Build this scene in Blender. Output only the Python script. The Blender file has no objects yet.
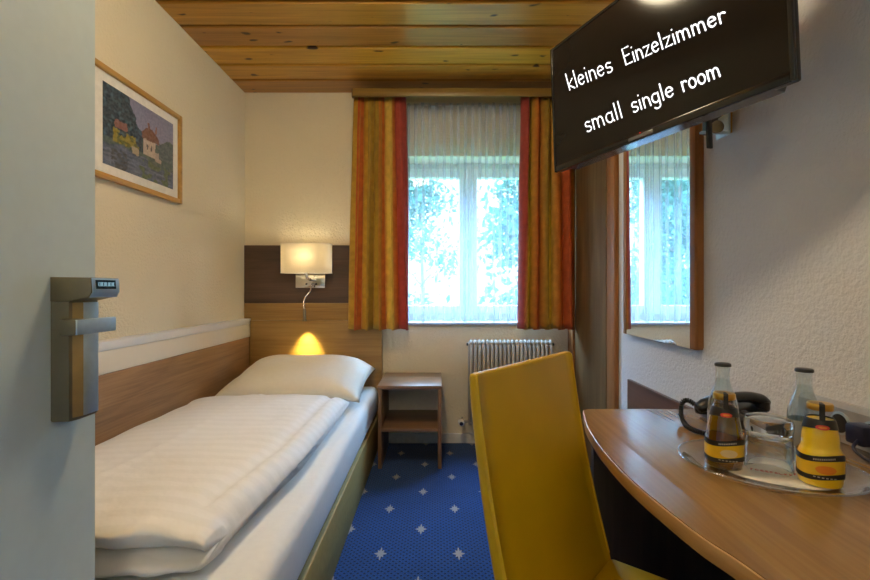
import bpy, bmesh, math, random
from mathutils import Vector, Matrix, noise
random.seed(7)
SC = bpy.context.scene
COL = SC.collection
PI = math.pi

# ------------------------------------------------------------------ node helpers
def new_mat(name):
    m = bpy.data.materials.new(name); m.use_nodes = True
    nt = m.node_tree; nt.nodes.clear()
    out = nt.nodes.new('ShaderNodeOutputMaterial')
    return m, nt, out

def nd(nt, typ, ins=None, **props):
    n = nt.nodes.new(typ)
    for k, v in props.items(): setattr(n, k, v)
    for k, v in (ins or {}).items():
        s = n.inputs[k]
        if isinstance(v, bpy.types.NodeSocket): nt.links.new(v, s)
        else:
            if isinstance(v, (tuple, list)) and len(v) == 3 and s.type == 'RGBA': v = (*v, 1)
            s.default_value = v
    return n

def mth(nt, op, a, b=None, c=None):
    n = nt.nodes.new('ShaderNodeMath'); n.operation = op
    for i, v in enumerate((a, b, c)):
        if v is None: continue
        if isinstance(v, bpy.types.NodeSocket): nt.links.new(v, n.inputs[i])
        else: n.inputs[i].default_value = v
    return n.outputs[0]

def ramp(nt, fac, stops, interp='LINEAR'):
    n = nt.nodes.new('ShaderNodeValToRGB'); n.color_ramp.interpolation = interp
    el = n.color_ramp.elements
    while len(el) < len(stops): el.new(0.5)
    for e, (p, c) in zip(el, stops):
        e.position = p; e.color = (*c, 1) if len(c) == 3 else c
    nt.links.new(fac, n.inputs[0])
    return n.outputs[0]

def mixc(nt, fac, a, b, mode='MIX'):
    n = nt.nodes.new('ShaderNodeMix'); n.data_type = 'RGBA'; n.blend_type = mode
    for s, v in ((n.inputs[0], fac), (n.inputs[6], a), (n.inputs[7], b)):
        if isinstance(v, bpy.types.NodeSocket): nt.links.new(v, s)
        else: s.default_value = (*v, 1) if isinstance(v, tuple) and len(v) == 3 else v
    return n.outputs[2]

def principled(nt, out, **ins):
    p = nd(nt, 'ShaderNodeBsdfPrincipled', {k.replace('_', ' '): v for k, v in ins.items()})
    nt.links.new(p.outputs[0], out.inputs[0])
    return p

def bump(nt, h, strength, dist, p):
    b = nd(nt, 'ShaderNodeBump', {'Strength': strength, 'Distance': dist, 'Height': h})
    nt.links.new(b.outputs[0], p.inputs['Normal'])

def plain(name, c, rough=.5, metal=0., var=.06, spec=.5, coat=0., scale=40, **kw):
    m, nt, out = new_mat(name)
    tc = nd(nt, 'ShaderNodeTexCoord')
    n = nd(nt, 'ShaderNodeTexNoise', {'Vector': tc.outputs['Object'], 'Scale': scale, 'Detail': 3.})
    col = ramp(nt, n.outputs[0], [(.3, tuple(x * (1 - var) for x in c)), (.7, tuple(min(1, x * (1 + var)) for x in c))])
    p = principled(nt, out, Base_Color=col, Roughness=rough, Metallic=metal, Specular_IOR_Level=spec, Coat_Weight=coat, **kw)
    return m

def plaster(name, c, bs=.55):
    m, nt, out = new_mat(name)
    tc = nd(nt, 'ShaderNodeTexCoord')
    n1 = nd(nt, 'ShaderNodeTexNoise', {'Vector': tc.outputs['Object'], 'Scale': 75., 'Detail': 4., 'Roughness': .55})
    n2 = nd(nt, 'ShaderNodeTexNoise', {'Vector': tc.outputs['Object'], 'Scale': 3., 'Detail': 3.})
    col = ramp(nt, n2.outputs[0], [(.3, tuple(x * .97 for x in c)), (.7, c)])
    p = principled(nt, out, Base_Color=col, Roughness=.85, Specular_IOR_Level=.25)
    bump(nt, n1.outputs[0], bs, .012, p)
    return m

def wood(name, base, dark, axis='X', rough=.4, scale=1., coat=0., streak=.55, spec=.5, off=0.):
    m, nt, out = new_mat(name)
    tc = nd(nt, 'ShaderNodeTexCoord')
    i = 'XYZ'.index(axis)
    s1 = [11 * scale] * 3; s1[i] = 1.1 * scale
    s2 = [150 * scale] * 3; s2[i] = 3.5 * scale
    m1 = nd(nt, 'ShaderNodeMapping', {'Vector': tc.outputs['Object'], 'Scale': s1, 'Location': (off, off * 2, off * 3)})
    m2 = nd(nt, 'ShaderNodeMapping', {'Vector': tc.outputs['Object'], 'Scale': s2})
    n1 = nd(nt, 'ShaderNodeTexNoise', {'Vector': m1.outputs[0], 'Scale': 1., 'Detail': 5., 'Distortion': 1.2})
    n2 = nd(nt, 'ShaderNodeTexNoise', {'Vector': m2.outputs[0], 'Scale': 1., 'Detail': 2.})
    f = mth(nt, 'ADD', mth(nt, 'MULTIPLY', n1.outputs[0], 1 - streak * .6), mth(nt, 'MULTIPLY', n2.outputs[0], streak * .6))
    col = ramp(nt, f, [(.34, dark), (.62, base)])
    p = principled(nt, out, Base_Color=col, Roughness=rough, Coat_Weight=coat, Coat_Roughness=.15, Specular_IOR_Level=spec)
    bump(nt, n2.outputs[0], .12, .002, p)
    return m

def thin_glass(name, tint, refl=1.0, rough=.02):
    """clear shell: see-through tinted film with a fresnel reflection"""
    m, nt, out = new_mat(name)
    t = nd(nt, 'ShaderNodeBsdfTransparent', {'Color': tint})
    g = nd(nt, 'ShaderNodeBsdfGlossy', {'Color': (1, 1, 1), 'Roughness': rough})
    ge = nd(nt, 'ShaderNodeNewGeometry')
    ior = mth(nt, 'SUBTRACT', 1.5, mth(nt, 'MULTIPLY', ge.outputs['Backfacing'], 1.5 - 1 / 1.5))
    lw = nd(nt, 'ShaderNodeFresnel', {'IOR': ior})
    mx = nd(nt, 'ShaderNodeMixShader', {0: mth(nt, 'MULTIPLY', lw.outputs[0], refl), 1: t.outputs[0], 2: g.outputs[0]})
    nt.links.new(mx.outputs[0], out.inputs[0])
    return m

def glass(name, c, ior=1.45, rough=0.):
    m, nt, out = new_mat(name)
    g = nd(nt, 'ShaderNodeBsdfGlass', {'Color': c, 'IOR': ior, 'Roughness': rough})
    nt.links.new(g.outputs[0], out.inputs[0])
    return m

def emit(name, c, s):
    m, nt, out = new_mat(name)
    e = nd(nt, 'ShaderNodeEmission', {'Color': c, 'Strength': s})
    nt.links.new(e.outputs[0], out.inputs[0])
    return m

# ------------------------------------------------------------------ materials
M = {}
M['wall_warm'] = plaster('cream_plaster', (.80, .725, .55))
M['wall_cool_lit'] = plaster('cool_lit_plaster', (.70, .71, .735), .5)  # same paint as the cream walls, with cool window light tinted in
M['hall'] = plaster('hall_plaster', (.6, .58, .52))
M['white_paint'] = plain('white_paint', (.75, .74, .71), .45)
M['ledge'] = plain('ledge_paint', (.78, .72, .60), .45, var=.01)
M['ledge_white'] = plain('ledge_white_paint', (.74, .75, .76), .35, var=.01)
M['oak_y'] = wood('walnut_oak_y', (.36, .20, .09), (.20, .105, .045), 'Y', .42)
M['oak_x'] = wood('walnut_oak_x', (.40, .245, .08), (.26, .145, .045), 'X', .42)
M['nut_x'] = wood('nut_x', (.30, .165, .085), (.17, .09, .045), 'X', .32)
M['nut_z'] = wood('nut_z', (.28, .15, .075), (.16, .085, .04), 'Z', .4)
M['desk'] = wood('desk_veneer', (.35, .20, .068), (.24, .125, .04), 'Y', .26, .8, .3)
M['desk_edge'] = wood('desk_edge', (.52, .29, .10), (.38, .19, .06), 'Y', .35)
M['desk_shadow_wood'] = wood('desk_shadow_wood', (.045, .026, .02), (.02, .012, .01), 'Z', .5)  # wood darkened to near black, carrying the shade under the desk
M['panel_dark'] = wood('dark_panel', (.105, .062, .045), (.05, .03, .023), 'X', .4)
M['panel_low'] = wood('low_panel', (.16, .085, .06), (.09, .048, .036), 'Y', .4)
M['door_wood'] = wood('door_veneer', (.20, .12, .05), (.12, .068, .027), 'Z', .6, spec=.15)
M['frame_wood'] = wood('frame_wood', (.37, .16, .055), (.24, .10, .032), 'Z', .5, spec=.25)
M['frame_light'] = wood('pale_frame', (.55, .31, .10), (.42, .21, .06), 'Z', .4)
M['gilt'] = wood('gilt_frame', (.55, .32, .09), (.40, .21, .05), 'Y', .35)
M['pelmet'] = wood('pelmet_wood', (.25, .145, .028), (.18, .10, .02), 'X', .4)
M['door_paint'] = plain('door_paint', (.56, .65, .65), .38, var=.02)
M['warm_reflection'] = plain('warm_reflection_metal', (.50, .36, .15), .45, .6)  # warm reflection on the lock front, put into a gold colour
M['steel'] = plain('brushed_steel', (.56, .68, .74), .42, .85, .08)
M['bronze'] = plain('bronze_metal', (.24, .205, .13), .4, .75, .05)
M['chrome'] = plain('chrome', (.75, .74, .70), .15, 1., .02)
M['black'] = plain('black_plastic', (.012, .012, .013), .3)
M['black_gloss'] = plain('gloss_black', (.01, .01, .011), .16)
M['grey_plastic'] = plain('grey_plastic', (.10, .10, .11), .16, spec=.9)
M['yellow_leather'] = plain('yellow_leather', (.58, .355, .004), .42, var=.05, scale=9)
M['mattress'] = plain('sheet_cotton', (.80, .79, .76), .8, var=.02)
M['pillow'] = plain('pillow_cotton', (.80, .76, .66), .8, var=.02)
M['base_olive'] = plain('bed_base_fabric', (.34, .25, .075), .7, var=.08)
M['radiator'] = plain('radiator_enamel', (.44, .40, .34), .6, spec=.3)
M['dark_metal'] = plain('dark_metal', (.05, .05, .05), .35, .6)
M['leg_wood'] = wood('leg_wood', (.07, .04, .025), (.035, .02, .012), 'Z', .4)
M['upvc'] = plain('window_white', (.80, .82, .82), .35)
M['sill'] = plain('sill_grey', (.42, .42, .42), .4)
M['pane'] = thin_glass('window_pane', (.94, .97, .97), .8)
M['bottle_glass'] = thin_glass('bottle_glass', (.89, .945, .95), 2.8)
M['juice_glass'] = thin_glass('juice_glass', (.98, .985, .98), .7)
M['water'] = thin_glass('water', (.90, .94, .95), .4)
M['apple'] = thin_glass('apple_juice', (.76, .52, .025), .4)
M['tray_glass'] = thin_glass('tray_glass', (.95, .96, .96), 1.2, .04)
M['tumbler'] = glass('tumbler_glass', (.97, .98, .98), 1.45)
M['gold'] = plain('gold_cap', (.62, .38, .08), .28, .9)
M['label_black'] = plain('label_black', (.015, .013, .012), .4)
M['label_yellow'] = plain('label_yellow', (.80, .50, .02), .4)
M['label_white'] = plain('label_white', (.42, .41, .38), .5)
M['label_grey'] = plain('label_grey', (.36, .37, .37), .5)
M['label_orange'] = plain('label_orange', (.80, .25, .02), .4)
M['label_red'] = plain('label_red', (.65, .05, .03), .4)
M['label_cream'] = plain('label_cream', (.80, .62, .32), .4)
M['paper'] = plain('paper', (.82, .81, .77), .7)
M['print_red'] = plain('print_red', (.62, .03, .03), .6)
M['plug_blue'] = plain('plug_blue', (.012, .016, .05), .35)
M['bark'] = plain('bark', (.16, .15, .12), .9, var=.3)
M['lcd'] = plain('lcd', (.015, .03, .045), .12)
M['lcd_text'] = emit('lcd_text', (.30, .52, .62), .35)
M['white_text'] = emit('screen_text', (1, 1, 1), 1.15)
M['led_red'] = emit('led_red', (1, .03, .02), .5)

def m_screen():
    m, nt, out = new_mat('screen_glass')
    tc = nd(nt, 'ShaderNodeTexCoord')
    n = nd(nt, 'ShaderNodeTexNoise', {'Vector': tc.outputs['Object'], 'Scale': 6.})
    principled(nt, out, Base_Color=ramp(nt, n.outputs[0], [(.3, (.010, .009, .008)), (.7, (.013, .011, .010))]),
               Roughness=.10, Specular_IOR_Level=.18)
    return m
M['screen'] = m_screen()

def m_juice():
    m, nt, out = new_mat('orange_juice')
    tc = nd(nt, 'ShaderNodeTexCoord')
    n = nd(nt, 'ShaderNodeTexNoise', {'Vector': tc.outputs['Object'], 'Scale': 30.})
    principled(nt, out, Base_Color=ramp(nt, n.outputs[0], [(.3, (.95, .62, .006)), (.7, (1, .70, .01))]), Roughness=.3,
               Subsurface_Weight=.25, Subsurface_Radius=(.01, .006, .001), Coat_Weight=.5)
    return m
M['juice'] = m_juice()

def m_duvet():
    m, nt, out = new_mat('damask_cotton')
    tc = nd(nt, 'ShaderNodeTexCoord')
    w = nd(nt, 'ShaderNodeTexWave', {'Vector': tc.outputs['Object'], 'Scale': 5.2, 'Distortion': .4, 'Detail': 1.}, bands_direction='Y')
    n = nd(nt, 'ShaderNodeTexNoise', {'Vector': tc.outputs['Object'], 'Scale': 7., 'Detail': 4.})
    col = ramp(nt, w.outputs[1], [(.35, (.84, .815, .765)), (.65, (.88, .855, .81))])
    p = principled(nt, out, Base_Color=col, Roughness=ramp(nt, w.outputs[1], [(.4, (.5,) * 3), (.6, (.75,) * 3)]),
                   Sheen_Weight=.2)
    bump(nt, n.outputs[0], .35, .03, p)
    return m
M['duvet'] = m_duvet()

def m_shade():
    m, nt, out = new_mat('lamp_fabric')
    tc = nd(nt, 'ShaderNodeTexCoord')
    mp = nd(nt, 'ShaderNodeMapping', {'Vector': tc.outputs['Object'], 'Scale': (200, 200, 900)})
    n = nd(nt, 'ShaderNodeTexNoise', {'Vector': mp.outputs[0], 'Scale': 1.})
    col = ramp(nt, n.outputs[0], [(.3, (.80, .74, .62)), (.7, (.86, .81, .70))])
    d = nd(nt, 'ShaderNodeBsdfDiffuse', {'Color': col})
    t = nd(nt, 'ShaderNodeBsdfTranslucent', {'Color': (.82, .75, .60)})
    mx = nd(nt, 'ShaderNodeMixShader', {0: .5, 1: d.outputs[0], 2: t.outputs[0]})
    nt.links.new(mx.outputs[0], out.inputs[0])
    return m
M['shade'] = m_shade()

def m_sheer():
    m, nt, out = new_mat('sheer_voile')
    tc = nd(nt, 'ShaderNodeTexCoord')
    mp = nd(nt, 'ShaderNodeMapping', {'Vector': tc.outputs['Object'], 'Scale': (60, 60, 2)})
    n = nd(nt, 'ShaderNodeTexNoise', {'Vector': mp.outputs[0], 'Scale': 1., 'Detail': 3.})
    lw = nd(nt, 'ShaderNodeLayerWeight', {'Blend': .35})
    dens = mth(nt, 'ADD', mth(nt, 'ADD', mth(nt, 'MULTIPLY', lw.outputs['Facing'], .22), .25), mth(nt, 'MULTIPLY', n.outputs[0], .03))
    t = nd(nt, 'ShaderNodeBsdfTransparent', {'Color': (.97, .99, 1)})
    d = nd(nt, 'ShaderNodeBsdfDiffuse', {'Color': (.66, .71, .84)})
    tl = nd(nt, 'ShaderNodeBsdfTranslucent', {'Color': (.62, .74, .90)})
    m1 = nd(nt, 'ShaderNodeMixShader', {0: .22, 1: d.outputs[0], 2: tl.outputs[0]})
    mx = nd(nt, 'ShaderNodeMixShader', {0: dens, 1: t.outputs[0], 2: m1.outputs[0]})
    nt.links.new(mx.outputs[0], out.inputs[0])
    return m
M['sheer'] = m_sheer()

GOLD, OLIV, REDO, ORNG, MAGR, BRGD = (.66, .38, .035), (.46, .28, .03), (.64, .115, .02), (.68, .23, .025), (.50, .07, .05), (.80, .52, .09)
def m_curtain(name, stops):
    m, nt, out = new_mat(name)
    uv = nd(nt, 'ShaderNodeUVMap', uv_map='cloth')
    sx = nd(nt, 'ShaderNodeSeparateXYZ', {0: uv.outputs[0]})
    n = nd(nt, 'ShaderNodeTexNoise', {'Vector': uv.outputs[0], 'Scale': 9., 'Detail': 3.})
    u = mth(nt, 'ADD', sx.outputs[0], mth(nt, 'MULTIPLY', mth(nt, 'SUBTRACT', n.outputs[0], .5), .012))
    col = ramp(nt, u, stops)
    w = nd(nt, 'ShaderNodeTexNoise', {'Vector': uv.outputs[0], 'Scale': 30., 'Detail': 2.})
    col = mixc(nt, .35, col, ramp(nt, w.outputs[0], [(.4, (.55, .5, .45)), (.62, (1, 1, 1))]), 'MULTIPLY')
    d = nd(nt, 'ShaderNodeBsdfPrincipled', {'Base Color': col, 'Roughness': .7, 'Sheen Weight': .2})
    t = nd(nt, 'ShaderNodeBsdfTranslucent', {'Color': col})
    mx = nd(nt, 'ShaderNodeMixShader', {0: .32, 1: d.outputs[0], 2: t.outputs[0]})
    nt.links.new(mx.outputs[0], out.inputs[0])
    return m
M['curt_l'] = m_curtain('striped_curtain', [(0, OLIV), (.10, GOLD), (.14, REDO), (.25, ORNG), (.29, GOLD), (.36, OLIV), (.45, GOLD),
    (.50, OLIV), (.56, ORNG), (.64, REDO), (.68, BRGD), (.76, BRGD), (.80, REDO), (.90, MAGR), (1, MAGR)])
M['curt_r'] = m_curtain('striped_curtain_right', [(0, MAGR), (.09, MAGR), (.12, BRGD), (.25, GOLD), (.29, REDO), (.42, ORNG), (.46, OLIV),
    (.52, GOLD), (.64, BRGD), (.68, ORNG), (.73, REDO), (.80, ORNG), (.85, REDO), (.94, REDO), (1, GOLD)])

def m_ceiling():
    m, nt, out = new_mat('pine_boards')
    tc = nd(nt, 'ShaderNodeTexCoord')
    at = nd(nt, 'ShaderNodeAttribute', attribute_name='tone')
    sep = nd(nt, 'ShaderNodeSeparateColor', {0: at.outputs[0]})
    ox = mth(nt, 'MULTIPLY', sep.outputs[1], 37.)
    off = nd(nt, 'ShaderNodeCombineXYZ', {0: ox, 1: 0., 2: ox})
    v = nd(nt, 'ShaderNodeVectorMath', {0: tc.outputs['Object'], 1: off.outputs[0]}, operation='ADD')
    m1 = nd(nt, 'ShaderNodeMapping', {'Vector': v.outputs[0], 'Scale': (.9, 13, 13)})
    n1 = nd(nt, 'ShaderNodeTexNoise', {'Vector': m1.outputs[0], 'Scale': 1., 'Detail': 5., 'Distortion': 1.5})
    m2 = nd(nt, 'ShaderNodeMapping', {'Vector': v.outputs[0], 'Scale': (3, 110, 110)})
    n2 = nd(nt, 'ShaderNodeTexNoise', {'Vector': m2.outputs[0], 'Scale': 1.})
    f = mth(nt, 'ADD', mth(nt, 'MULTIPLY', n1.outputs[0], .65), mth(nt, 'MULTIPLY', n2.outputs[0], .35))
    light = ramp(nt, f, [(.33, (.53, .26, .02)), (.6, (.82, .45, .045))])
    darkc = ramp(nt, f, [(.33, (.27, .115, .02)), (.6, (.46, .21, .04))])
    col = mixc(nt, sep.outputs[0], darkc, light)
    kn = nd(nt, 'ShaderNodeTexNoise', {'Vector': v.outputs[0], 'Scale': 9.})
    kd = nd(nt, 'ShaderNodeVectorMath', {0: v.outputs[0], 1: nd(nt, 'ShaderNodeVectorMath', {0: kn.outputs['Color'], 1: (.10, .05, 0)}, operation='MULTIPLY').outputs[0]}, operation='ADD')
    kv = nd(nt, 'ShaderNodeMapping', {'Vector': kd.outputs[0], 'Scale': (5.0, 10.5, 0.)})
    vo = nd(nt, 'ShaderNodeTexVoronoi', {'Vector': kv.outputs[0], 'Scale': 1., 'Randomness': .9}, voronoi_dimensions='2D')
    rs = nd(nt, 'ShaderNodeSeparateColor', {0: vo.outputs['Color']})
    rad = mth(nt, 'MULTIPLY', mth(nt, 'MAXIMUM', mth(nt, 'SUBTRACT', rs.outputs[0], .58), 0.), .36)
    k = mth(nt, 'SUBTRACT', rad, vo.outputs['Distance'])
    kf = nd(nt, 'ShaderNodeMapRange', {0: k, 1: -.03, 2: .05})
    col = mixc(nt, kf.outputs[0], col, (.05, .02, .006))
    p = principled(nt, out, Base_Color=col, Roughness=.3, Specular_IOR_Level=.5)
    bump(nt, n2.outputs[0], .08, .002, p)
    return m
M['pine'] = m_ceiling()

def m_carpet():
    m, nt, out = new_mat('blue_carpet')
    tc = nd(nt, 'ShaderNodeTexCoord')
    s = nd(nt, 'ShaderNodeSeparateXYZ', {0: tc.outputs['Object']})
    x, y = s.outputs[0], s.outputs[1]
    def cell(v, o, per): return mth(nt, 'MULTIPLY', mth(nt, 'SUBTRACT', mth(nt, 'FRACT', mth(nt, 'ADD', mth(nt, 'DIVIDE', mth(nt, 'SUBTRACT', v, o), per), .5)), .5), per)
    def motif(ox, oy):
        dx, dy = cell(x, ox, .325), cell(y, oy, .385)
        dy = mth(nt, 'MULTIPLY', dy, .56)
        r = mth(nt, 'SQRT', mth(nt, 'ADD', mth(nt, 'MULTIPLY', dx, dx), mth(nt, 'MULTIPLY', dy, dy)))
        th = mth(nt, 'ARCTAN2', dy, dx)
        pet = mth(nt, 'ADD', .80, mth(nt, 'MULTIPLY', .20, mth(nt, 'COSINE', mth(nt, 'MULTIPLY', th, 8.))))
        dia = mth(nt, 'DIVIDE', mth(nt, 'ADD', mth(nt, 'ABSOLUTE', dx), mth(nt, 'ABSOLUTE', dy)), mth(nt, 'MAXIMUM', r, .0005))
        lim = mth(nt, 'MULTIPLY', mth(nt, 'DIVIDE', .026, dia), pet)
        a = mth(nt, 'LESS_THAN', r, lim)
        return a
    mo = mth(nt, 'MAXIMUM', motif(-.064, 2.08), motif(-.064 + .1625, 2.08 + .1925))
    def dots(o): 
        dx, dy = cell(x, o, .026), cell(y, o, .026)
        return mth(nt, 'LESS_THAN', mth(nt, 'ADD', mth(nt, 'MULTIPLY', dx, dx), mth(nt, 'MULTIPLY', dy, dy)), .0046 ** 2)
    dt = mth(nt, 'MAXIMUM', dots(0.), dots(.013))
    n = nd(nt, 'ShaderNodeTexNoise', {'Vector': tc.outputs['Object'], 'Scale': 220., 'Detail': 2.})
    n2 = nd(nt, 'ShaderNodeTexNoise', {'Vector': tc.outputs['Object'], 'Scale': 5., 'Detail': 2.})
    base = ramp(nt, n.outputs[0], [(.3, (.006, .040, .165)), (.7, (.011, .066, .245))])
    base = mixc(nt, .25, base, ramp(nt, n2.outputs[0], [(.35, (.5, .5, .5)), (.65, (1, 1, 1))]), 'MULTIPLY')
    col = mixc(nt, dt, base, (.003, .010, .04))
    col = mixc(nt, mth(nt, 'MULTIPLY', mo, .85), col, (.36, .32, .29))
    p = principled(nt, out, Base_Color=col, Roughness=.95, Specular_IOR_Level=.1, Sheen_Weight=.15)
    bump(nt, n.outputs[0], .6, .006, p)
    return m
M['carpet'] = m_carpet()

def m_leaf(name, a, b):
    m, nt, out = new_mat(name)
    tc = nd(nt, 'ShaderNodeTexCoord')
    n = nd(nt, 'ShaderNodeTexNoise', {'Vector': tc.outputs['Object'], 'Scale': 2.5, 'Detail': 2.})
    col = ramp(nt, n.outputs[0], [(.35, a), (.65, b)])
    d = nd(nt, 'ShaderNodeBsdfDiffuse', {'Color': col})
    t = nd(nt, 'ShaderNodeBsdfTranslucent', {'Color': col})
    mx = nd(nt, 'ShaderNodeMixShader', {0: .45, 1: d.outputs[0], 2: t.outputs[0]})
    nt.links.new(mx.outputs[0], out.inputs[0])
    return m
M['leaf'] = m_leaf('tree_leaf', (.040, .125, .10), (.085, .195, .16))
M['grass'] = m_leaf('lawn_grass', (.08, .22, .07), (.14, .32, .10))

def m_paint():
    m, nt, out = new_mat('painted_picture')
    at = nd(nt, 'ShaderNodeAttribute', attribute_name='paint')
    tc = nd(nt, 'ShaderNodeTexCoord')
    n = nd(nt, 'ShaderNodeTexNoise', {'Vector': tc.outputs['Object'], 'Scale': 90., 'Detail': 3.})
    col = mixc(nt, .3, at.outputs[0], ramp(nt, n.outputs[0], [(.35, (.55, .55, .6)), (.65, (1, 1, 1))]), 'MULTIPLY')
    principled(nt, out, Base_Color=col, Roughness=.35)
    return m
M['paint'] = m_paint()

def m_mirror():
    m, nt, out = new_mat('mirror_silver')
    g = nd(nt, 'ShaderNodeBsdfGlossy', {'Color': (.90, .93, .94), 'Roughness': .0})
    nt.links.new(g.outputs[0], out.inputs[0])
    return m
M['mirror'] = m_mirror()

# ------------------------------------------------------------------ mesh helpers
def BM(): return bmesh.new()

def box(bm, lo, hi, bev=0., seg=2):
    lo, hi = Vector(lo), Vector(hi)
    r = bmesh.ops.create_cube(bm, size=1.)
    vs = r['verts']
    c, s = (lo + hi) / 2, hi - lo
    for v in vs: v.co = Vector((c.x + v.co.x * s.x, c.y + v.co.y * s.y, c.z + v.co.z * s.z))
    if bev > 0:
        es = list({e for v in vs for e in v.link_edges})
        bmesh.ops.bevel(bm, geom=es, offset=bev, segments=seg, profile=.5, affect='EDGES')
    return bm

def rbox(lo, hi, bev=.003, seg=2): return box(BM(), lo, hi, bev, seg)

def prism(bm, poly, z0, z1, bev=0., axis='Z'):
    def mk(p, z):
        a, b = p
        return {'Z': (a, b, z), 'X': (z, a, b), 'Y': (a, z, b)}[axis]
    lo = [bm.verts.new(mk(p, z0)) for p in poly]; hi = [bm.verts.new(mk(p, z1)) for p in poly]
    n = len(poly); fs = [bm.faces.new(lo[::-1]), bm.faces.new(hi)]
    for i in range(n): fs.append(bm.faces.new((lo[i], lo[(i + 1) % n], hi[(i + 1) % n], hi[i])))
    if bev > 0:
        es = [e for f in fs[:2] for e in f.edges]
        bmesh.ops.bevel(bm, geom=es, offset=bev, segments=2, profile=.5, affect='EDGES')
    bmesh.ops.recalc_face_normals(bm, faces=bm.faces[:])
    return bm

def lathe(bm, prof, c=(0, 0, 0), seg=40, axis='Z', close=True):
    rings = []
    for r, z in prof:
        ring = []
        for k in range(seg):
            a = 2 * PI * k / seg
            p = {'Z': (r * math.cos(a), r * math.sin(a), z), 'X': (z, r * math.cos(a), r * math.sin(a)), 'Y': (r * math.cos(a), z, r * math.sin(a))}[axis]
            ring.append(bm.verts.new(Vector(c) + Vector(p)))
        rings.append(ring)
    for a, b in zip(rings, rings[1:]):
        for k in range(seg): bm.faces.new((a[k], a[(k + 1) % seg], b[(k + 1) % seg], b[k]))
    if close:
        bm.faces.new(rings[0][::-1]); bm.faces.new(rings[-1])
    bmesh.ops.recalc_face_normals(bm, faces=bm.faces[:])
    return bm

def tube(bm, pts, r, seg=10, cap=True):
    pts = [Vector(p) for p in pts]; rings = []
    up = None
    for i, p in enumerate(pts):
        t = (pts[min(i + 1, len(pts) - 1)] - pts[max(i - 1, 0)]).normalized()
        if up is None: up = t.orthogonal().normalized()
        up = (up - t * up.dot(t)).normalized(); w = t.cross(up)
        rr = r[i] if isinstance(r, (list, tuple)) else r
        rings.append([bm.verts.new(p + (up * math.cos(2 * PI * k / seg) + w * math.sin(2 * PI * k / seg)) * rr) for k in range(seg)])
    for a, b in zip(rings, rings[1:]):
        for k in range(seg): bm.faces.new((a[k], a[(k + 1) % seg], b[(k + 1) % seg], b[k]))
    if cap: bm.faces.new(rings[0][::-1]); bm.faces.new(rings[-1])
    bmesh.ops.recalc_face_normals(bm, faces=bm.faces[:])
    return bm

def spline(pts, n=10):
    pts = [Vector(p) for p in pts]; out = []
    P = [pts[0] * 2 - pts[1]] + pts + [pts[-1] * 2 - pts[-2]]
    for i in range(1, len(P) - 2):
        a, b, c, d = P[i - 1:i + 3]
        for k in range(n):
            t = k / n
            out.append(.5 * ((2 * b) + (c - a) * t + (2 * a - 5 * b + 4 * c - d) * t * t + (3 * b - a - 3 * c + d) * t ** 3))
    out.append(pts[-1]); return out

def root_of(o):
    while o.parent: o = o.parent
    return o

def obj(name, bm, mat, parent=None, smooth=False, local=False, sub=0):
    me = bpy.data.meshes.new(name); bm.to_mesh(me); bm.free()
    if smooth:
        for p in me.polygons: p.use_smooth = True
        if smooth is not True: me.set_sharp_from_angle(angle=smooth)
    o = bpy.data.objects.new(name, me); COL.objects.link(o)
    me.materials.append(mat if not isinstance(mat, str) else M[mat])
    if parent:
        o.parent = parent
        if not local: me.transform(Matrix.Translation(-root_of(parent).location))
    if sub:
        md = o.modifiers.new('smooth', 'SUBSURF'); md.levels = sub; md.render_levels = sub
    return o
SM = math.radians(40)

def tag(o, label, cat, group=None):
    o['label'] = label; o['category'] = cat
    if group: o['group'] = group
    return o

def thing(name, label, cat, loc=(0, 0, 0), rotz=0., group=None):
    o = bpy.data.objects.new(name, None); COL.objects.link(o); o.empty_display_size = .05
    o.location = loc; o.rotation_euler = (0, 0, rotz)
    return tag(o, label, cat, group)

def struct(name, bm=None, mat=None, loc=(0, 0, 0), **kw):
    if bm is None:
        o = bpy.data.objects.new(name, None); COL.objects.link(o); o.location = loc
    else: o = obj(name, bm, mat, **kw)
    o['kind'] = 'structure'
    return o

# ------------------------------------------------------------------ room numbers (metres; camera eye at 0,0,1.10)
XL, XR, YB, ZC = -1.36, .975, 3.25, 2.503
EYE = 1.10

# ---------------- shell
struct('floor', rbox((XL - .2, -1.7, -.1), (1.75, YB + .3, 0), 0), 'carpet')
struct('wall_left', rbox((XL - .2, -.23, 0), (XL, YB, ZC), 0), 'wall_warm')
struct('wall_right', rbox((XR, -.23, 0), (XR + .2, YB, ZC), 0), 'wall_cool_lit')
# back wall with window opening
WX0, WX1, WZ0, WZ1, WD = -.40, .90, .845, 2.05, .22
b = BM()
for lo, hi in (((XL - .2, YB, 0), (WX0, YB + .3, ZC + .1)), ((WX1, YB, 0), (XR + .2, YB + .3, ZC + .1)),
               ((WX0, YB, 0), (WX1, YB + .3, WZ0)), ((WX0, YB, WZ1), (WX1, YB + .3, ZC + .1))): box(b, lo, hi)
struct('wall_back', b, 'wall_warm')
# entrance wall with doorway
b = BM()
for lo, hi in (((XL - .2, -.23, 0), (-.72, -.03, ZC)), ((.24, -.23, 0), (XR + .2, -.03, ZC)), ((-.72, -.23, 2.03), (.24, -.03, ZC))): box(b, lo, hi)
struct('wall_front', b, 'wall_warm')
b = BM()
for lo, hi in (((-1.56, -1.7, 0), (1.75, -1.5, 2.4)), ((-1.56, -1.5, 0), (-1.40, -.23, 2.4)), ((1.6, -1.5, 0), (1.75, -.23, 2.4))): box(b, lo, hi)
struct('wall_corridor', b, 'hall')
struct('ceiling_corridor', rbox((-1.56, -1.7, 2.4), (1.75, -.23, 2.503), 0), 'hall')
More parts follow.
